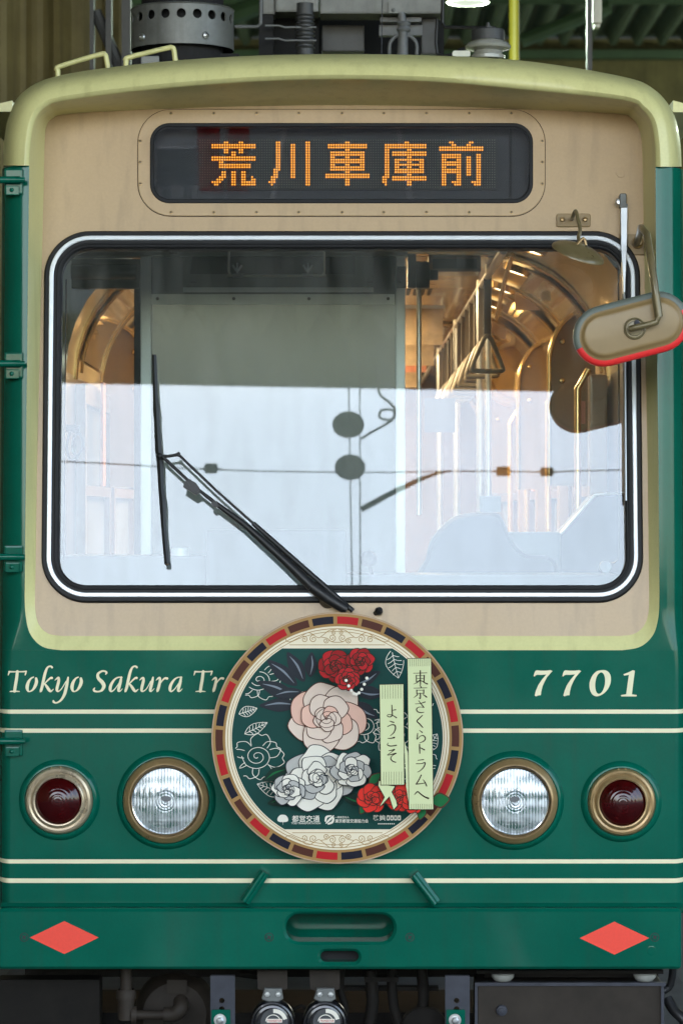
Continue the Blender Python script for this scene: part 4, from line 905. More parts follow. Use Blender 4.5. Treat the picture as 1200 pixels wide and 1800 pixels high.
# silver arm, upper right
a3 = panel_at(.028)
b = MB(); b.plate([(1089.5, 362), (1102, 362), (1101, 440), (1098.5, 492), (1098, 515), (1094, 515), (1093.5, 492), (1090, 440)], a3, .006, -.008, bev=1, bevd=.003); sw = tpart(b, 'silver_wiper_arm', 'steel', smooth=40)
b = MB(); b.plate(rrect(1087.5, 341, 1100, 363, 3), a3, .010, -.028, bev=1.5, bevd=.003); b.plate(rrect(1088.5, 360, 1101.5, 366, 1), a3, .012, -.01); b.build('arm_head', 'galvanised', sw); 
b = MB(); b.lathe(panel(1086, 359), [(.012, 0), (.012, .03), (.009, .034), (.0001, .035)], PN, 16); b.build('pivot', 'steel', sw, smooth=40)
b = MB(); b.tube([a3(1096, 514), a3(1097, 545)], .003, 8); b.tube([a3(1097, 540), a3(1099, 880)], .0035, 8); b.build('wiper_rod', 'steel', sw)
# small round mirror under its bracket
b = MB(); b.plate(rrect(977, 376, 1037, 399.5, 4), panel, .006, 0, bev=1, bevd=.002); br = tpart(b, 'round_mirror', 'mirror_back')
b = MB()
for x in (987.5, 1027): b.lathe(panel(x, 387, .006), [(.0085, 0), (.008, .003), (.005, .006), (.0001, .007)], PN, 14)
b.build('bracket_bolts', 'gold', br, smooth=30)
pd = lambda x, y, d: panel_at(d)(x, y)
mc = pd(1018, 437, .17); mn = Vector((.33, -.36, .95)).normalized()
b = MB(); b.tube([panel(1004, 386, .006), pd(1006, 380, .06), pd(1011, 371, .10), pd(1015, 386, .14), pd(1019, 405, .155), pd(1016, 418, .16), mc + mn * .014], .0062, 8, 4); b.build('stay', 'olive_bronze', br, smooth=60)
b = MB(); b.lathe(mc, [(.0001, .020), (.014, .0195), (.018, .013), (.05, .006), (.07, -.002), (.084, -.012), (.0855, -.018), (.080, -.018)], mn, 40); b.build('mirror_shell', 'olive_bronze', br, smooth=50)
b = MB(); b.lathe(mc, [(.082, -.016), (.06, -.022), (.0001, -.026)], mn, 40); b.build('mirror_face', 'chrome', br, smooth=60)
b = MB(); b.tube([mc + mn * .01 + Vector((-.012, -.01, .0)), mc + mn * .035, mc + mn * .01 + Vector((.016, -.01, .0))], .005, 8, 3); b.build('clevis', 'gold', br, smooth=60)
# side mirror: stadium shell tilted, red tape along the lower rim
MYd = -.33; mm = flat(MYd); mcx, mcy, ang = 1109, 578, R(-14.5)
def stad(hl, r, n=14):
    o = []
    for i in range(n + 1): a = -math.pi / 2 + math.pi * i / n; o.append((hl + r * math.cos(a), r * math.sin(a)))
    for i in range(n + 1): a = math.pi / 2 + math.pi * i / n; o.append((-hl + r * math.cos(a), r * math.sin(a)))
    return o
def rot(l): return [(mcx + x * math.cos(ang) - y * math.sin(ang), mcy + x * math.sin(ang) + y * math.cos(ang)) for x, y in l]
def stl(seq): return [[mm(x, y, d) for x, y in rot(stad(50 if h is None else h, r))] for h, r, d in seq]
b = MB(); b.loft(stl([(50, 51, -.030), (50, 51, -.012), (50, 50, -.006), (50, 47.5, -.002), (50, 44, .0), (50, 40.5, .0005), (50, 38.5, .003), (50, 36, .009), (50, 33.5, .011), (50, 30, .0115)]))
top = stl([(50, 30, .0115)])[0]; b.add(top, [list(range(len(top)))])
smir = b.build('side_mirror', 'mirror_back', tram, smooth=50, merge=.0002, recalc=True)
b = MB(); b.loft(stl([(50, 50.8, -.030), (50, 48, -.034), (50, 2, -.035)])); b.build('mirror_face', 'chrome', smir, recalc=True)
def rimband(sel, name, m, lift=0.0):
    seqs = stl([(50, 53.4, -.032), (50, 54, -.012), (50, 53, -.003), (50, 49, .0015), (50, 43.4, .0026)]); pl = rot(stad(50, 50)); loc = stad(50, 50); n = len(loc)
    b = MB(); rows = [[v + Vector((0, -lift, 0)) for v in s] for s in seqs]
    for r0, r1 in zip(rows, rows[1:]):
        for i in range(n):
            if sel(loc[i]) and sel(loc[(i + 1) % n]): b.quad(r0[i], r0[(i + 1) % n], r1[(i + 1) % n], r1[i])
    b.build(name, m, smir, smooth=60, merge=.0002, recalc=True)
rimband(lambda p: p[1] > 2 - (20 if p[0] > 60 else 0) + (6 if p[0] < -60 else 0), 'red_tape', 'tape_red', .0006); rimband(lambda p: p[1] < 20, 'rim', 'mirror_rim')
b = MB(); c = mm(1114, 578, .0115); b.lathe(c, [(px(19), 0), (px(18.5), .006), (px(16), .008), (px(15), .004), (px(13), .004), (px(12), .010), (.0001, .012)], n=28); b.build('boss', 'olive_bronze', smir, smooth=40)
b = MB(); b.lathe(mm(1117, 568, .022), [(.009, 0), (.008, .012), (.0001, .014)], n=6); b.build('boss_nut', 'under_steel', smir)
b = MB(); y2 = MYd - .045
b.tube([pd(1118, 428, .03), pd(1122, 416, .10), P(1126, 400, -.10), P(1136, 412, -.30), P(1145, 468, -.36), P(1153, 530, y2), P(1156.5, 556, y2), P(1153, 566, y2), P(1140, 570, y2), P(1118, 575, y2), P(1106, 578, y2 + .01)], [.011] * 6 + [.0095] * 5, 10); b.build('stay', 'olive_bronze', smir, smooth=60)
b = MB(); b.tube([P(1151.5, 518, y2), P(1157, 557, y2)], .0125, 10); b.build('stay_sleeve', 'olive_bronze', smir, smooth=60)
b = MB(); b.plate([(1087, 412), (1131, 412), (1131, 449), (1112, 449), (1100, 434), (1087, 428)], panel, .006, 0, bev=1, bevd=.002); b.build('stay_bracket', 'mirror_back', smir)
b = MB(); b.lathe(panel(1119, 429, .006), [(.018, 0), (.018, .018), (.013, .022), (.013, .034), (.0001, .036)], PN, 18); b.build('stay_socket', 'gold', smir, smooth=40)

# ------------------------------------------------------------------ on the roof
for pts in (((103, 140), (102, 124), (105, 117), (175, 96), (184, 96), (187, 102), (191, 126)), ((222, 125), (222, 108), (227, 101), (292, 85), (302, 84), (306, 89), (309, 113))):
    b = MB(); b.tube([P(x, y, .42) for x, y in pts], .0085, 10, 4); tpart(b, 'roof_grab_handle', 'yellow', smooth=60)
# round ventilator drum, wall pierced with holes
dc = P(321, 55, 1.35); dr = 90 * S * (1.35 + D) / D; zt_, zb_ = P(0, 21, 1.35).z, P(0, 90, 1.35).z
b = MB(); NH = 20
for i in range(NH):
    a0 = 2 * math.pi * (i - .5) / NH + .03; da = 2 * math.pi / NH; zc = zt_ - .034; hr = .0165; m = 24; ringi = []; ringo = []
    def cyl(a, z, r=dr): return Vector((dc.x + r * math.sin(a), dc.y - r * math.cos(a), z))
    ac = a0 + da / 2; hw = da / 2; hh = .034
    rin = []; rout = []
    for j in range(m):
        t = 2 * math.pi * j / m; ct_, st_ = math.cos(t), math.sin(t); rin.append((ac + hr / dr * ct_, zc + hr * st_)); k2 = 1 / max(abs(ct_), abs(st_)); rout.append((ac + hw * ct_ * k2, zc + hh * st_ * k2))
    mid = [((p[0] + q[0]) / 2, (p[1] + q[1]) / 2) for p, q in zip(rin, rout)]
    b.loft([[cyl(*p) for p in rin], [cyl(*p) for p in mid], [cyl(*p) for p in rout]]); b.loft([[cyl(*p, r=dr - .006) for p in rin], [cyl(*p) for p in rin]])
    for q in range(4): b.quad(cyl(a0 + da * q / 4, zc - hh), cyl(a0 + da * (q + 1) / 4, zc - hh), cyl(a0 + da * (q + 1) / 4, zb_), cyl(a0 + da * q / 4, zb_))
b.lathe((dc.x, dc.y, zt_), [(dr, 0), (dr + .003, .004), (dr - .004, .008), (dr - .03, .010)], (0, 0, 1), 64)
vent = tpart(b, 'roof_ventilator', 'galvanised', smooth=40, merge=.0002, recalc=True)
b = MB(); b.lathe((dc.x, dc.y, zb_ - .1), [(dr * .8, 0), (dr * .8, .34)], (0, 0, 1), 40); b.build('inner_drum', 'matte_black', vent)
b = MB(); b.lathe((dc.x, dc.y, zt_), [(dr - .03, .010), (.001, .022)], (0, 0, 1), 40); b.build('lid', 'galvanised', vent, smooth=40)
for a in (-.83, .52):
    b = MB(); b.lathe((dc.x + dr * math.sin(a), dc.y - dr * math.cos(a), zb_ + .03), [(.014, 0), (.012, .006), (.006, .008), (.0001, .014)], (math.sin(a), -math.cos(a), 0), 14); b.build('clamp_bolt', 'steel', vent, smooth=40)
b = MB(); b.boxpx(248, 98, 280, 125, 1.2, .08); b.build('foot', 'galvanised', vent, bevel=.004)
b = MB(); b.boxpx(232, 94, 420, 130, 1.3, .4); b.build('base', 'matte_black', vent)
# current collector base: frame, cross channel, springs, insulators
Yp = 2.2
b = MB(); b.boxpx(484, -60, 560, 21, Yp - .02, .16); b.boxpx(562, -60, 779, 24, Yp, .16); b.boxpx(459, -60, 484, 25, Yp + .01, .14); pan = tpart(b, 'collector_frame', 'galvanised', bevel=.008)
b = MB(); b.boxpx(455, 26, 560, 140, Yp + .15, .12); b.boxpx(560, 30, 780, 140, Yp + .5, .2); b.boxpx(455, 26, 480, 98, Yp, .1); b.build('cross_member', 'matte_black', pan)
b = MB(); b.boxpx(565, 44, 640, 90, Yp + .2, .1); b.build('gear_box', 'dark_grey', pan, bevel=.006)
b = MB(); b.boxpx(740, 30, 768, 95, Yp + .1, .1); b.build('side_strut', 'dark_grey', pan, bevel=.006)
for y in (45, 68):
    b = MB(); b.tube([P(466, y, Yp - .05), P(490, y, Yp - .05), P(500, y + 3, Yp - .05), P(556, y + 3, Yp - .05)], .004, 6); b.build('bonding_cable', 'mid_grey', pan)
b = MB()
for i in range(9): b.lathe(P(536, 28 + i * 7, Yp - .02), [(.034, -.004), (.039, 0), (.034, .004)], (0, 0, 1), 24)
b.lathe(P(536, 98, Yp - .02), [(.032, 0), (.032, .2)], (0, 0, 1), 20); b.build('spring', 'dark_grey', pan, smooth=40)
b = MB(); b.boxpx(683, 2, 715, 23, Yp - .03, .03); b.lathe(P(691, 18, Yp - .03), [(.008, 0), (.006, .006), (.0001, .008)], n=10); b.build('lug_plate', 'galvanised', pan)
b = MB(); b.tube([P(705, 22, Yp - .06), P(708, 48, Yp - .06), P(707, 100, Yp - .06)], [.014, .018, .022], 10); b.lathe(P(709, 47, Yp - .06), [(.022, -.02), (.028, -.012), (.022, 0), (.028, .012), (.022, .02)], (0, 0, 1), 16); b.tube([P(684, 96, Yp - .06), P(685, 76, Yp - .06), P(697, 63, Yp - .06), P(718, 63, Yp - .06), P(731, 75, Yp - .06), P(732, 96, Yp - .06)], .007, 8, 3); b.build('link_rod', 'mid_grey', pan, smooth=50)
b = MB(); b.boxpx(668, 30, 740, 38, Yp + .05, .05); b.boxpx(666, 44, 742, 62, Yp + .1, .05); b.build('lever_plate', 'mid_grey', pan)
b = MB(); b.tube([P(778, -20, Yp), P(777, 40, Yp), P(782, 48, Yp), P(870, 49, Yp)], .007, 8); b.tube([P(768, 34, Yp + .01), P(768, 94, Yp + .01), P(800, 94, Yp + .01), P(806, 88, Yp + .01), P(823, 84, Yp + .01)], .006, 8, 3); b.build('cable', 'black', pan)
b = MB(); b.tube([P(413, 47, Yp), P(452, 47, Yp), P(458, 42, Yp), P(459, -20, Yp)], .007, 8); b.build('conduit', 'mid_grey', pan)
b = MB(); b.tube([P(672, -20, Yp - .1), P(670, 110, Yp - .1)], .002, 5); b.build('cord', 'under_steel', pan)
# porcelain insulator on the right
c = P(857, 104, 1.9); u = S * (1.9 + D) / D
b = MB(); b.lathe(c, [(30 * u, 0), (30 * u, 6 * u), (26 * u, 9 * u), (24 * u, 14 * u), (39 * u, 18 * u), (41 * u, 22 * u), (36 * u, 28 * u), (26 * u, 31 * u), (27 * u, 33 * u)], (0, 0, 1), 40); ins = tpart(b, 'roof_insulator', 'porcelain', smooth=40)
b = MB(); b.lathe(c, [(27 * u, 32 * u), (29 * u, 33 * u), (29 * u, 50 * u), (27 * u, 52 * u), (.001, 52 * u)], (0, 0, 1), 40); b.lathe(c, [(7 * u, 52 * u), (7 * u, 58 * u), (3 * u, 58 * u), (3 * u, 64 * u), (.001, 64 * u)], (0, 0, 1), 12); b.build('metal_cap', 'dark_grey', ins, smooth=40)
b = MB(); b.plate(rrect(795, 89, 826, 99, 3), flat(1.8), 0, -.02); b.build('terminal', 'white_box', ins)

# ------------------------------------------------------------------ under the floor
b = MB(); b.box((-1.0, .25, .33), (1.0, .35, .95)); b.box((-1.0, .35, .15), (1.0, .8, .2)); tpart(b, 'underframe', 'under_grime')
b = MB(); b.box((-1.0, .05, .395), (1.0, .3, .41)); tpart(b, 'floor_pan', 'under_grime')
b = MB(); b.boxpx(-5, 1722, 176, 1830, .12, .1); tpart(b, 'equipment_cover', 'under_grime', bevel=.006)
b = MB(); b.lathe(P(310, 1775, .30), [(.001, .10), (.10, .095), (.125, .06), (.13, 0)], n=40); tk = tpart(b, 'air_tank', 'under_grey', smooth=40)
b = MB(); b.plate(rrect(294, 1722, 329, 1746, 1), flat(.19), .006, 0); b.build('maker_plate', 'under_grey', tk)
Yq = .06
b = MB(); b.tube([P(222, 1700, Yq), P(222, 1750, Yq)], .018, 10); b.tube([P(222, 1748, Yq), P(222, 1792, Yq)], .026, 10); b.tube([P(235, 1784, Yq), P(300, 1784, Yq)], .0145, 10); b.tube([P(288, 1784, Yq), P(306, 1783, Yq), P(318, 1772, Yq), P(318, 1760, Yq + .04)], .024, 10, 3); b.lathe(P(222, 1750, Yq), [(.031, -.01), (.031, .012), (.026, .02)], (0, 0, 1), 12)
b.lathe(P(232, 1784, Yq), [(.028, 0), (.028, .016)], (1, 0, 0), 12); tpart(b, 'brake_pipe', 'under_grey', smooth=50)
for x in (370, 782):
    b = MB(); b.plate(rrect(x, 1715, x + 43, 1860, 2), flat(-.01), 0, -.02, holes=[circ(x + 20, 1759, 5, 18), circ(x + 20, 1774, 5, 18)]); br = tpart(b, 'guard_bracket', 'under_steel')
    b = MB(); b.plate(rrect(x + 2, 1775, x + 35, 1860, 2), flat(-.02), 0, -.008); b.build('bracket_foot', 'green', br)
    b = MB(); c = P(x + 17, 1793, -.021); b.lathe(c, [(.017, 0), (.016, .003), (.011, .0035), (.011, .012), (.008, .014), (.0001, .0145)], n=6); b.lathe(c, [(.019, 0), (.019, .003), (.0001, .0035)], n=20); b.build('bolt', 'steel', br, smooth=30)
for hx in (481, 573):       # two round horns
    b = MB(); b.plate([(hx - 29, 1706), (hx + 24, 1706), (hx + 24, 1738), (hx + 8, 1744), (hx - 12, 1744), (hx - 28, 1738)], flat(.02), 0, -.006); horn = tpart(b, 'horn', 'under_grey')
    b = MB(); b.plate([(hx - 16, 1737), (hx + 14, 1737), (hx + 17, 1756), (hx + 8, 1762), (hx - 10, 1762), (hx - 22, 1756)], flat(-.005), 0, -.01, bev=2, bevd=.003); b.build('clip', 'galvanised', horn)
    for ox in (-11, 8):
        b = MB(); b.lathe(P(hx + ox, 1748, -.006), [(.009, 0), (.008, .006), (.0001, .0065)], n=6); b.build('bolt', 'steel', horn)
    c = P(hx - 2, 1797, .01); b = MB(); b.lathe(c, [(px(40), -.03), (px(40), .01), (px(37), .022), (px(34), .024), (px(31), .016), (px(27), .018), (px(26), .024), (.0001, .025)], n=40); b.build('horn_body', 'horn_black', horn, smooth=40)
    lm = flat(.01 - .0255); cx, cy = hx + 1, 1797
    b = MB(); b.add([lm(x, y, 0) for x, y in circ(cx, cy, 24, 32)], [list(range(31, -1, -1))]); b.build('horn_badge', 'dark_grey', horn)
    b = MB(); b.stroke([(cx + 20 * math.cos(R(a)), cy + 20 * math.sin(R(a)), 7) for a in range(-95, -14, 10)], lm, .0005, k=2, caps=False); b.stroke([(cx - 2 + 13 * math.cos(R(a)), cy + 13 * math.sin(R(a)), 1.5) for a in range(-170, -9, 10)], lm, .0005, k=2); b.build('badge_ring', 'print_white', horn)
    b = MB(); b.plate(rrect(cx - 13, 1791, cx + 14, 1797.5, 1), lm, .0006, 0); b.build('badge_band', 'print_white', horn)
    text_mesh('TRANSISTOR', 5.2, cx + .5, 1794.3, lm, .0012, 'badge_text', 'print_red', horn, .01, .82); text_mesh('HORN', 5, cx + .5, 1800.5, lm, .0012, 'badge_text', 'print_red', horn, .01, 1)
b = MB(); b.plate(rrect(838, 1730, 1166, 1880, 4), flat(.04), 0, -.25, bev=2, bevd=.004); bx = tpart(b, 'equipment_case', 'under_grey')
b = MB(); b.plate(rrect(834, 1727, 1169, 1733, 1), flat(.035), .004, -.02); b.plate(rrect(834, 1733.5, 839, 1880, 1), flat(.035), .003, -.02); b.plate(rrect(1161, 1733.5, 1166, 1880, 1), flat(.035), .003, -.02); b.build('case_rim', 'under_steel', bx)
b = MB(); b.lathe(P(881, 1776, .04), [(.018, 0), (.016, .012), (.010, .014), (.010, .022), (.0001, .024)], n=14); b.build('case_bolt', 'under_steel', bx, smooth=30)
for x in (883, 1132):
    b = MB(); b.lathe(P(x, 1720, .06), [(.02, .022), (.036, .014), (.036, .006), (.026, -.006), (.008, -.012), (.0001, -.012)], (0, 0, 1), 24); b.tube([P(x, 1722, .06), P(x - 1, 1740, .06)], .006, 8); tpart(b, 'case_insulator', 'porcelain', smooth=40)
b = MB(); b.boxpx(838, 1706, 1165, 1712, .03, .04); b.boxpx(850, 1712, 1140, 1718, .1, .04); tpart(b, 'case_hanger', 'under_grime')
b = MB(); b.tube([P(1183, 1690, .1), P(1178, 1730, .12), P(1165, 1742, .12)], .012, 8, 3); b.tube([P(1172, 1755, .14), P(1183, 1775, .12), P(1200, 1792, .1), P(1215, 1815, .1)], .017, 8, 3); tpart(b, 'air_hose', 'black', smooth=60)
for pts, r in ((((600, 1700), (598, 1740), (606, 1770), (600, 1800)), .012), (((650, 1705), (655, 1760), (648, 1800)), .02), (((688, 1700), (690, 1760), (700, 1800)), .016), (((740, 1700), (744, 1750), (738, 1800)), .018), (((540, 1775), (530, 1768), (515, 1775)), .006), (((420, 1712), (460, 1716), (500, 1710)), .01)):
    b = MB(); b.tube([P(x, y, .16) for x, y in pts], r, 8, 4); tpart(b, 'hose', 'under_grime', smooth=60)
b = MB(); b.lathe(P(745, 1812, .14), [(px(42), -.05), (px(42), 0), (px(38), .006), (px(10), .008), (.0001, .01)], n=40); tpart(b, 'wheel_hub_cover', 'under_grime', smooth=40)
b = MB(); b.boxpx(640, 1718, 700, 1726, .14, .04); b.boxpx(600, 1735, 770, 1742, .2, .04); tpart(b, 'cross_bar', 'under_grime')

# ------------------------------------------------------------------ head mark: the round painted plate on the front
HX, HY, HR = 592.7, 1297.5, 221
HYd = -.10; hm = flat(HYd)
mark = thing('head_mark_plate', 'round decorated plate with red, brown and black rim hung on the tram front', 'plate', P(HX, HY + HR, HYd))
b = MB(); b.plate(circ(HX, HY, HR, 128), hm, 0, -.012, bev=1.2, bevd=.0016, back=True); base = b.build('base_plate', 'plate_gold', mark, smooth=35)
lay = .0004
def pr(poly, lv, m, name, parent=None, holes=()):
    b = MB(); b.plate(poly, hm, lay * lv, lay * (lv - .9), holes=holes); return b.build(name, m, parent or mark)
b = MB(); b.loft([[hm(x, y, .0003) for x, y in circ(HX, HY, r, 128)] for r in (HR - .4, HR - 2.2)]); b.build('edge_line', 'plate_edge', mark, recalc=True)
for i in range(30):
    ac = R(5 + 12 * i); hw = R(5.1)
    arc = lambda r, s: [(HX + r * math.sin(ac + s * hw * (1 - 2 * j / 8)), HY - r * math.cos(ac + s * hw * (1 - 2 * j / 8))) for j in range(9)]
    pr(arc(214, -1) + arc(201, 1), 1, ('print_red', 'print_brown', 'print_black')[i % 3], 'rim_segment')
pr(circ(HX, HY, 196.5, 96), 1, 'print_cream', 'border')
for r, w in ((192.5, 1.2), (187.5, 1.0)):
    b = MB(); b.loft([[hm(x, y, lay * 2) for x, y in circ(HX, HY, q, 96)] for q in (r + w / 2, r - w / 2)]); b.build('border_line', 'print_gold', mark, recalc=True)
# dark middle panel, clipped circle
rp = 185; yt, yb = 1137.5, 1459.5
poly = []
for i in range(240):
    a = 2 * math.pi * i / 240; x, y = HX + rp * math.cos(a), HY + rp * math.sin(a)
    if yt <= y <= yb: poly.append((x, y))
def chord(y): return math.sqrt(rp * rp - (y - HY) ** 2)
pr(poly, 2, 'print_green', 'picture_panel')
for y, s in ((1133.5, 1), (1463.8, -1)):
    w = math.sqrt(184 ** 2 - (y - HY) ** 2); b = MB(); b.stroke([(HX - w, y, 1.1), (HX, y, 1.1), (HX + w, y, 1.1)], hm, lay * 2, k=2); b.build('border_line', 'print_gold', mark)
# scroll ornaments top and bottom
def spiral(cx, cy, r, turns, a0, dirn, w=1.15): return [(cx + r * (1 - .8 * t / 20) * math.cos(a0 + dirn * 2 * math.pi * turns * t / 20), cy + r * (1 - .8 * t / 20) * math.sin(a0 + dirn * 2 * math.pi * turns * t / 20), w) for t in range(21)]
for cy, s in ((1119, 1), (1478, -1)):
    b = MB(); n = 0
    for m in (-1, 1):
        X = lambda v: HX + m * v
        segs = [[(X(2), cy - 12 * s, 1.1), (X(14), cy - 11 * s, 1.1), (X(26), cy - 2 * s, 1.1), (X(34), cy + 2 * s, 1.1), (X(50), cy - 7 * s, 1.1), (X(66), cy + 1 * s, 1.1), (X(82), cy + 9 * s, 1.1), (X(90), cy + 7 * s, 1.1), (X(89), cy + 2 * s, 1.1)],
                [(X(0), cy + 10 * s, 1.1), (X(10), cy + 9 * s, 1.1), (X(18), cy + 3 * s, 1.1), (X(28), cy + 1 * s, 1.1)]]
        for sg in segs: b.stroke(sg, hm, lay * (2 + .1 * n), k=5); n += 1
        for sx_, sy_, r, a0, dr_ in ((9, 2, 6.5, R(90), 1), (20, 7, 5, R(200), -1), (42, 4, 7, R(-100), 1), (58, 5, 6, R(-60), -1), (6, -7, 4, R(-90), 1)):
            q = spiral(0, 0, r, 1.4, a0, dr_); b.stroke([(X(sx_ + x), cy + s * (sy_ + y), w) for x, y, w in q], hm, lay * (2 + .1 * n), k=2); n += 1
    b.build('scroll_ornament', 'print_gold', mark)
# white line drawing of roses and leaves over the dark panel
def inpan(x, y): return math.hypot(x - HX, y - HY) < 180 and 1141 < y < 1418
def line_rose(cx, cy, r, seed):
    rnd = random.Random(seed); out = []
    out.append([(cx + r * .08 * t * math.cos(t * .75) * .35, cy + r * .08 * t * math.sin(t * .75) * .3, 1.1) for t in range(1, 22)])
    for q in range(7):
        a0 = q * 2 * math.pi / 7 + rnd.random() * .5; rr = r * (.72 + .1 * rnd.random()); sp = .62
        out.append([(cx + rr * f * math.cos(a0 + da), cy + rr * f * .9 * math.sin(a0 + da), 1.1) for da, f in ((-sp, .7), (-sp * .8, 1.05), (-sp * .3, 1.28), (0, 1.2), (sp * .3, 1.32), (sp * .8, 1.05), (sp, .68))])
    return out
def line_leaf(x0, y0, x1, y1, w):
    out = []; dx, dy = x1 - x0, y1 - y0; L_ = math.hypot(dx, dy); nx, ny = -dy / L_, dx / L_
    f = lambda t, o: (x0 + dx * t + nx * o * w, y0 + dy * t + ny * o * w, 1.0)
    out.append([f(0, 0), f(.5, .03), f(1, 0)])
    for s in (-1, 1):
        out.append([f(0, 0), f(.2, s * .7), f(.45, s), f(.75, s * .62), f(1, 0)])
        for t in (.2, .34, .48, .62, .76): out.append([f(t, 0), f(t + .07, s * .4), f(t + .1, s * .78 * (1 if t < .6 else .62))])
    return out
lines = []
for a in ((452, 1330, 46, 1), (700, 1290, 44, 2), (455, 1195, 40, 3), (735, 1350, 40, 6), (640, 1275, 36, 8), (745, 1215, 30, 9)): lines += line_rose(*a)
for a in ((688, 1142, 700, 1192, 16), (420, 1255, 452, 1245, 9), (748, 1320, 768, 1290, 12), (500, 1395, 452, 1378, 13), (430, 1290, 470, 1270, 9), (505, 1245, 540, 1215, 10)): lines += line_leaf(*a)
b = MB(); n = 0
for l in lines:
    q = cr(l, 4); run = []
    for p in q + [None]:
        if p and inpan(p[0], p[1]): run.append(p)
        else:
            if len(run) > 2: b.stroke(run, hm, lay * 3 + .0000015 * n, k=1, caps=False); n += 1
            run = []
b.build('line_drawing', 'print_white', mark)['kind'] = 'stuff'
# printed bouquet
def blob(cx, cy, r, n, amp, seed, sy=1.0):
    rnd = random.Random(seed); return cr([(cx + r * (1 + amp * (rnd.random() - .5)) * math.cos(2 * math.pi * i / n), cy + sy * r * (1 + amp * (rnd.random() - .5)) * math.sin(2 * math.pi * i / n)) for i in range(n)], 4, True)
LV = [4.0]
def nl(): LV[0] += 1.0; return LV[0]
def leafp(x0, y0, x1, y1, w):
    dx, dy = x1 - x0, y1 - y0; L_ = math.hypot(dx, dy); nx, ny = -dy / L_, dx / L_; f = lambda t, o: (x0 + dx * t + nx * o * w, y0 + dy * t + ny * o * w)
    return cr([f(0, 0), f(.2, .7), f(.5, 1), f(.8, .55), f(1, 0), f(.8, -.55), f(.5, -1), f(.2, -.7)], 3, True)
def printed_leaf(x0, y0, x1, y1, w, m, edge=None, vein=None):
    o = pr(leafp(x0, y0, x1, y1, w), nl(), edge or m, 'printed_leaf')
    if edge: k2 = .86; pr(leafp(x0 + (x1 - x0) * .05, y0 + (y1 - y0) * .05, x1 - (x1 - x0) * .06, y1 - (y1 - y0) * .06, w * .8), nl(), m, 'leaf_face', o)
    if vein:
        lv = nl(); b = MB(); dx, dy = x1 - x0, y1 - y0; L_ = math.hypot(dx, dy); nx, ny = -dy / L_, dx / L_
        b.stroke([(x0 + dx * .1, y0 + dy * .1, .6), (x0 + dx * .5 + nx * w * .25, y0 + dy * .5 + ny * w * .25, w * .28), (x0 + dx * .85, y0 + dy * .85, .6)], hm, lay * lv); b.build('leaf_shine', vein, o)
def printed_flower(cx, cy, r, cols, line, seed, petals=3, nm='printed_flower', sy=.92, amp=.10):
    """petals in rings, outermost first, each edged with a darker line"""
    rnd = random.Random(seed); root = pr(blob(cx, cy, r * .95, 14, .1, seed, sy), nl(), line, nm)
    for ring in range(petals):
        f = 1 - ring / petals; n = 7 - ring; a0 = rnd.random() * 6
        for i in range(n):
            a = a0 + 2 * math.pi * i / n + rnd.uniform(-.15, .15); pc = (cx + r * f * .58 * math.cos(a), cy + sy * r * f * .58 * math.sin(a)); q = r * (.50 * f + .05)
            lv = nl(); sh = blob(pc[0], pc[1], q, 10, amp * 2, rnd.random(), sy)
            pr(sh, lv, line, 'petal_edge', root); pr([(pc[0] + (x - pc[0]) * (1 - 1.6 / q), pc[1] + (y - pc[1]) * (1 - 1.6 / q)) for x, y in sh], nl(), cols[(i + ring) % len(cols)], 'petal', root)
    lv = nl(); b = MB(); b.stroke([(cx + .055 * r * t * math.cos(t * .9) * .33, cy + .055 * r * t * math.sin(t * .9) * .3, 1.1) for t in range(1, 20)], hm, lay * lv, k=3); b.build('heart_line', line, root)
for a in ((522, 1205, 470, 1160, 13), (535, 1198, 505, 1146, 13), (520, 1225, 452, 1198, 13), (524, 1238, 456, 1240, 12), (545, 1190, 548, 1146, 11), (620, 1205, 668, 1180, 12), (625, 1215, 676, 1220, 12), (622, 1235, 664, 1262, 12), (530, 1215, 478, 1222, 10), (610, 1200, 655, 1155, 9)): printed_leaf(*a, 'print_slate', vein='print_grey')
for a in ((520, 1400, 470, 1412, 11), (600, 1398, 650, 1412, 11), (505, 1350, 462, 1372, 12), (618, 1350, 655, 1372, 11)): printed_leaf(*a, 'print_leaf_dark', vein='print_leaf')
printed_flower(575, 1262, 62, ['print_blush', 'print_pink', 'print_blush'], 'print_brown', 11, 3)
printed_flower(560, 1366, 56, ['print_white', 'print_shade', 'print_white'], 'print_slate', 12, 4, amp=.2)
printed_flower(508, 1385, 28, ['print_white', 'print_shade'], 'print_slate', 15, 3, amp=.2); printed_flower(618, 1350, 32, ['print_white', 'print_shade'], 'print_slate', 16, 3, amp=.2)
printed_flower(590, 1168, 29, ['print_rose_dark', 'print_red'], 'print_ink', 13, 3); printed_flower(632, 1160, 24, ['print_red', 'print_rose_dark'], 'print_ink', 14, 3); printed_flower(610, 1190, 20, ['print_red'], 'print_ink', 19, 3)
lv = nl()
for i in range(9):
    t = i / 8; x = 608 + 36 * t; y = 1192 + 26 * math.sin(math.pi * t) - 4 * t; pr(circ(x, y, 2.7, 12), lv + (i % 2) * .3, 'print_white', 'pearl')
# red rose cluster at the lower right, with leaves that overlap the rim
for a in ((648, 1372, 668, 1352, 9), (646, 1400, 632, 1424, 9), (755, 1402, 788, 1397, 14), (742, 1408, 735, 1434, 9), (650, 1390, 628, 1400, 8)): printed_leaf(*a, 'print_leaf', 'print_brown')
printed_flower(653, 1396, 25, ['print_rose'], 'print_brown', 21, 2, 'printed_rose'); printed_flower(700, 1393, 25, ['print_rose'], 'print_brown', 22, 2, 'printed_rose'); printed_flower(724, 1402, 19, ['print_rose'], 'print_brown', 23, 2, 'printed_rose')
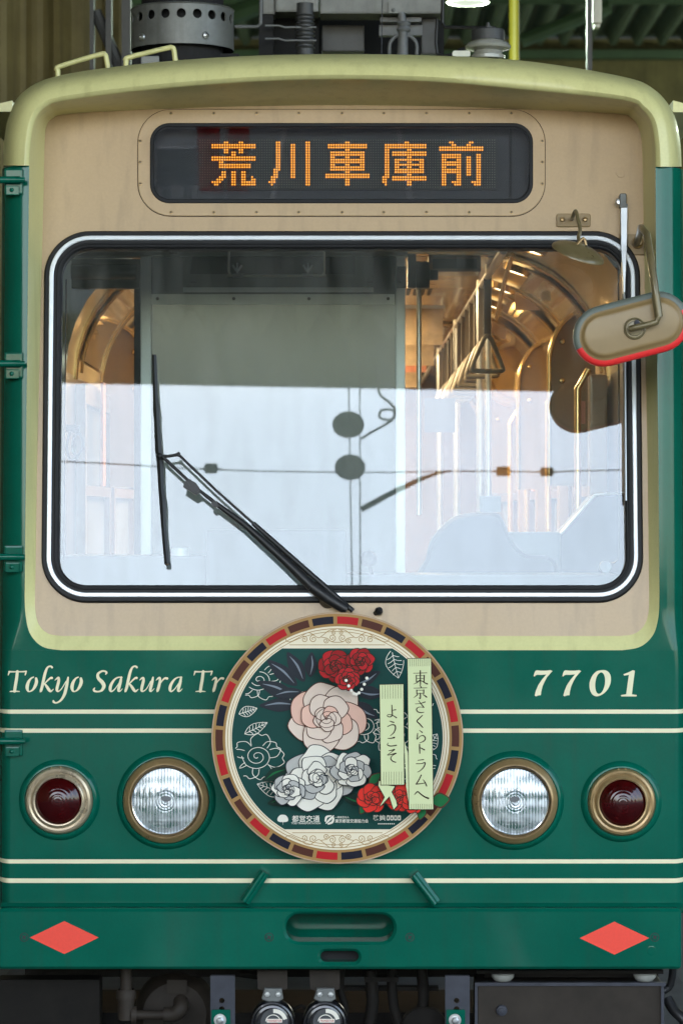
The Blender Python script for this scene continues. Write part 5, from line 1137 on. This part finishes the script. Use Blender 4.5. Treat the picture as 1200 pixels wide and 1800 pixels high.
# ribbons with writing
def zz(x, y): return (640 + x / 4.5, 1130 + y / 4.5)
t1 = pr([zz(105, 1040), zz(185, 1085), zz(245, 1090), zz(215, 1140), zz(250, 1205), zz(258, 1250), zz(222, 1290), zz(190, 1185), zz(110, 1270), zz(150, 1180), zz(98, 1090)], nl(), 'print_ink', 'ribbon_tail'); pr([zz(112, 1052), zz(185, 1090), zz(232, 1096), zz(207, 1140), zz(242, 1205), zz(250, 1245), zz(224, 1275), zz(192, 1172), zz(118, 1252), zz(157, 1180), zz(106, 1090)], nl(), 'print_lime', 'tail_face', t1)
pr([zz(305, 730), zz(340, 860), zz(345, 1250), zz(322, 1100)], nl(), 'print_lime', 'ribbon_fold')
def ribbon(c, ya, yb, ticks, chars, nm):
    o = pr([zz(*p) for p in c], nl(), 'print_ink', 'ribbon'); cx = sum(p[0] for p in c) / 4; cy = sum(p[1] for p in c) / 4
    f = [(p[0] + (5 if p[0] < cx else -5), p[1] + (5 if p[1] < cy else -5)) for p in c]
    pr([zz(*p) for p in f], nl(), 'print_lime', 'ribbon_face', o)
    lv = nl(); b = MB(); tl, trr, brr, bl_ = f
    for i in range(ticks):
        t = (i + 1) / (ticks + 1)
        for (p, q, h, s) in ((tl, trr, ya, 1), (bl_, brr, yb, -1)):
            x = p[0] + (q[0] - p[0]) * t; y = p[1] + (q[1] - p[1]) * t; b.stroke([(*zz(x, y + s * 3), .55), (*zz(x + .5, y + s * h), .55)], hm, lay * lv, k=1)
    b.build('ribbon_ticks', 'print_ink', o)
    lv = nl()
    for ch in chars:
        b = MB()
        for n, st in enumerate(ch):
            b.stroke([(*zz(x, y), w / 4.5 * 1.08) for x, y, w in st], hm, lay * lv + .00002 * n, k=5)
        b.build('character', 'print_ink', o)
TO = [[(378, 217, 4), (482, 214, 5)], [(398, 236, 4), (462, 236, 4)], [(400, 257, 4), (460, 257, 4)], [(400, 279, 4), (460, 279, 4)], [(400, 234, 8), (401, 284, 7)], [(461, 234, 9), (460, 284, 8)], [(431, 197, 9), (431, 250, 9), (432, 305, 8)], [(426, 272, 8), (405, 290, 6), (378, 302, 2)], [(437, 272, 3), (460, 288, 7), (486, 300, 10)]]
KYO = [[(428, 311, 5), (438, 327, 9)], [(380, 333, 4), (482, 330, 5)], [(402, 349, 4), (458, 349, 4)], [(403, 348, 8), (404, 376, 7)], [(458, 347, 9), (457, 376, 8)], [(403, 373, 4), (458, 373, 4)], [(431, 373, 9), (431, 412, 8), (418, 406, 3)], [(410, 382, 8), (398, 394, 6), (378, 408, 2)], [(450, 382, 3), (464, 390, 8), (480, 402, 10)]]
SA = [[(392, 455, 4), (430, 452, 5), (468, 440, 8)], [(418, 430, 5), (435, 452, 7), (458, 482, 9)], [(456, 482, 4), (420, 480, 5), (402, 495, 8), (410, 515, 8), (436, 523, 7), (458, 520, 5)]]
KU = [[(447, 545, 7), (425, 566, 8), (405, 588, 9), (425, 610, 9), (450, 638, 7)]]
RA = [[(424, 660, 4), (445, 676, 9)], [(410, 684, 6), (408, 705, 7), (406, 730, 6), (430, 706, 5), (456, 702, 8), (470, 722, 9), (458, 744, 8), (425, 758, 4)]]
TOk = [[(425, 770, 9), (426, 800, 9), (427, 838, 8)], [(430, 796, 4), (446, 803, 8), (463, 812, 9)]]
RAk = [[(412, 893, 5), (456, 888, 7)], [(400, 920, 6), (440, 918, 6), (468, 912, 9), (458, 945, 8), (435, 970, 6), (408, 985, 3)]]
MU = [[(438, 1008, 9), (420, 1045, 8), (400, 1076, 8)], [(398, 1078, 8), (440, 1074, 6), (470, 1068, 6)], [(452, 1042, 3), (468, 1065, 8), (480, 1092, 9)]]
HE = [[(386, 1160, 4), (402, 1142, 8), (415, 1138, 8), (440, 1160, 9), (468, 1178, 10), (494, 1188, 12)]]
YO = [[(210, 465, 7), (212, 505, 8), (213, 543, 8), (196, 556, 7), (176, 550, 6), (182, 538, 5), (212, 542, 6), (246, 562, 8)], [(214, 505, 4), (240, 500, 8)]]
U_ = [[(192, 588, 4), (210, 594, 8), (226, 598, 8)], [(176, 632, 5), (205, 618, 7), (232, 620, 9), (238, 645, 9), (225, 678, 8), (198, 702, 4)]]
KO = [[(180, 722, 5), (205, 722, 7), (232, 714, 8), (222, 724, 3)], [(182, 758, 4), (176, 772, 7), (200, 782, 8), (246, 776, 8)]]
SO = [[(186, 818, 5), (212, 814, 7), (232, 808, 8), (208, 828, 5), (176, 852, 5), (210, 846, 7), (244, 838, 8), (214, 856, 6), (202, 878, 8), (215, 898, 8), (240, 908, 7)]]
ribbon([(328, 100), (518, 98), (536, 1278), (340, 1278)], 58, 40, 10, [TO, KYO, SA, KU, RA, TOk, RAk, MU, HE], 'right')
ribbon([(112, 302), (304, 298), (310, 1086), (122, 1088)], 108, 100, 8, [YO, U_, KO, SO], 'left')
# maker's line of small white marks along the bottom
b = MB(); lv = 3.2
b.plate(cr([(488, 1443), (488, 1438), (492, 1433), (497, 1432), (502, 1433), (506, 1438), (506, 1443), (501, 1445), (498, 1445), (497.3, 1451), (496.6, 1445), (493, 1445)], 3, True), hm, lay * lv, lay * 2.1); b.build('tree_emblem', 'print_white', mark)
text_mesh('都営交通', 12.2, 537.5, 1439, hm, lay * 3.2, 'small_print', 'print_white', mark, .012, 1.0)
text_mesh('TOEI TRANSPORTATION', 4.6, 537.5, 1447, hm, lay * 3.2, 'small_print', 'print_white', mark, .01, 1.0)
b = MB()
for n, st in enumerate(([(572, 1443, 3), (574, 1436, 4), (582, 1434, 2)], [(573, 1447, 2), (580, 1440, 4), (586, 1434, 2)], [(577, 1448, 3), (584, 1445, 4), (586, 1438, 3)])): b.stroke(st, hm, lay * 3 + .00003 * n, k=5)
b.build('leaf_emblem', 'print_white', mark)
text_mesh('一般財団法人', 4.2, 601, 1436.5, hm, lay * 3.2, 'small_print', 'print_white', mark, .01, 1.0); text_mesh('東京都営交通協力会', 6.9, 618, 1443, hm, lay * 3.2, 'small_print', 'print_white', mark, .015, .95)
text_mesh('路娘', 10.5, 666.5, 1437.5, hm, lay * 3.2, 'small_print', 'print_white', mark, .03, 1.05)
b = MB()
for i, x in enumerate((679, 685.5, 692, 698.5)): b.plate(rrect(x, 1433, x + 5.6, 1442, 1.6), hm, lay * 3, lay * 2.1, holes=[rrect(x + 1.6, 1435.5 + (i % 2), x + 3.8, 1440, .6)])
b.build('stylised_mark', 'print_white', mark)
b = MB()
for i in range(9): b.plate(rrect(664 + i * 3.4, 1447, 666 + i * 3.4, 1449, .3), hm, lay * 3, lay * 2.1)
b.build('tiny_marks', 'print_white', mark)
# hook strap behind the plate that holds it
b = MB(); b.box(P(560, 1290, -.085), (P(625, 1290, 0).x, -.002, P(0, 1330, 0).z)); b.build('hanger', 'under_steel', mark)
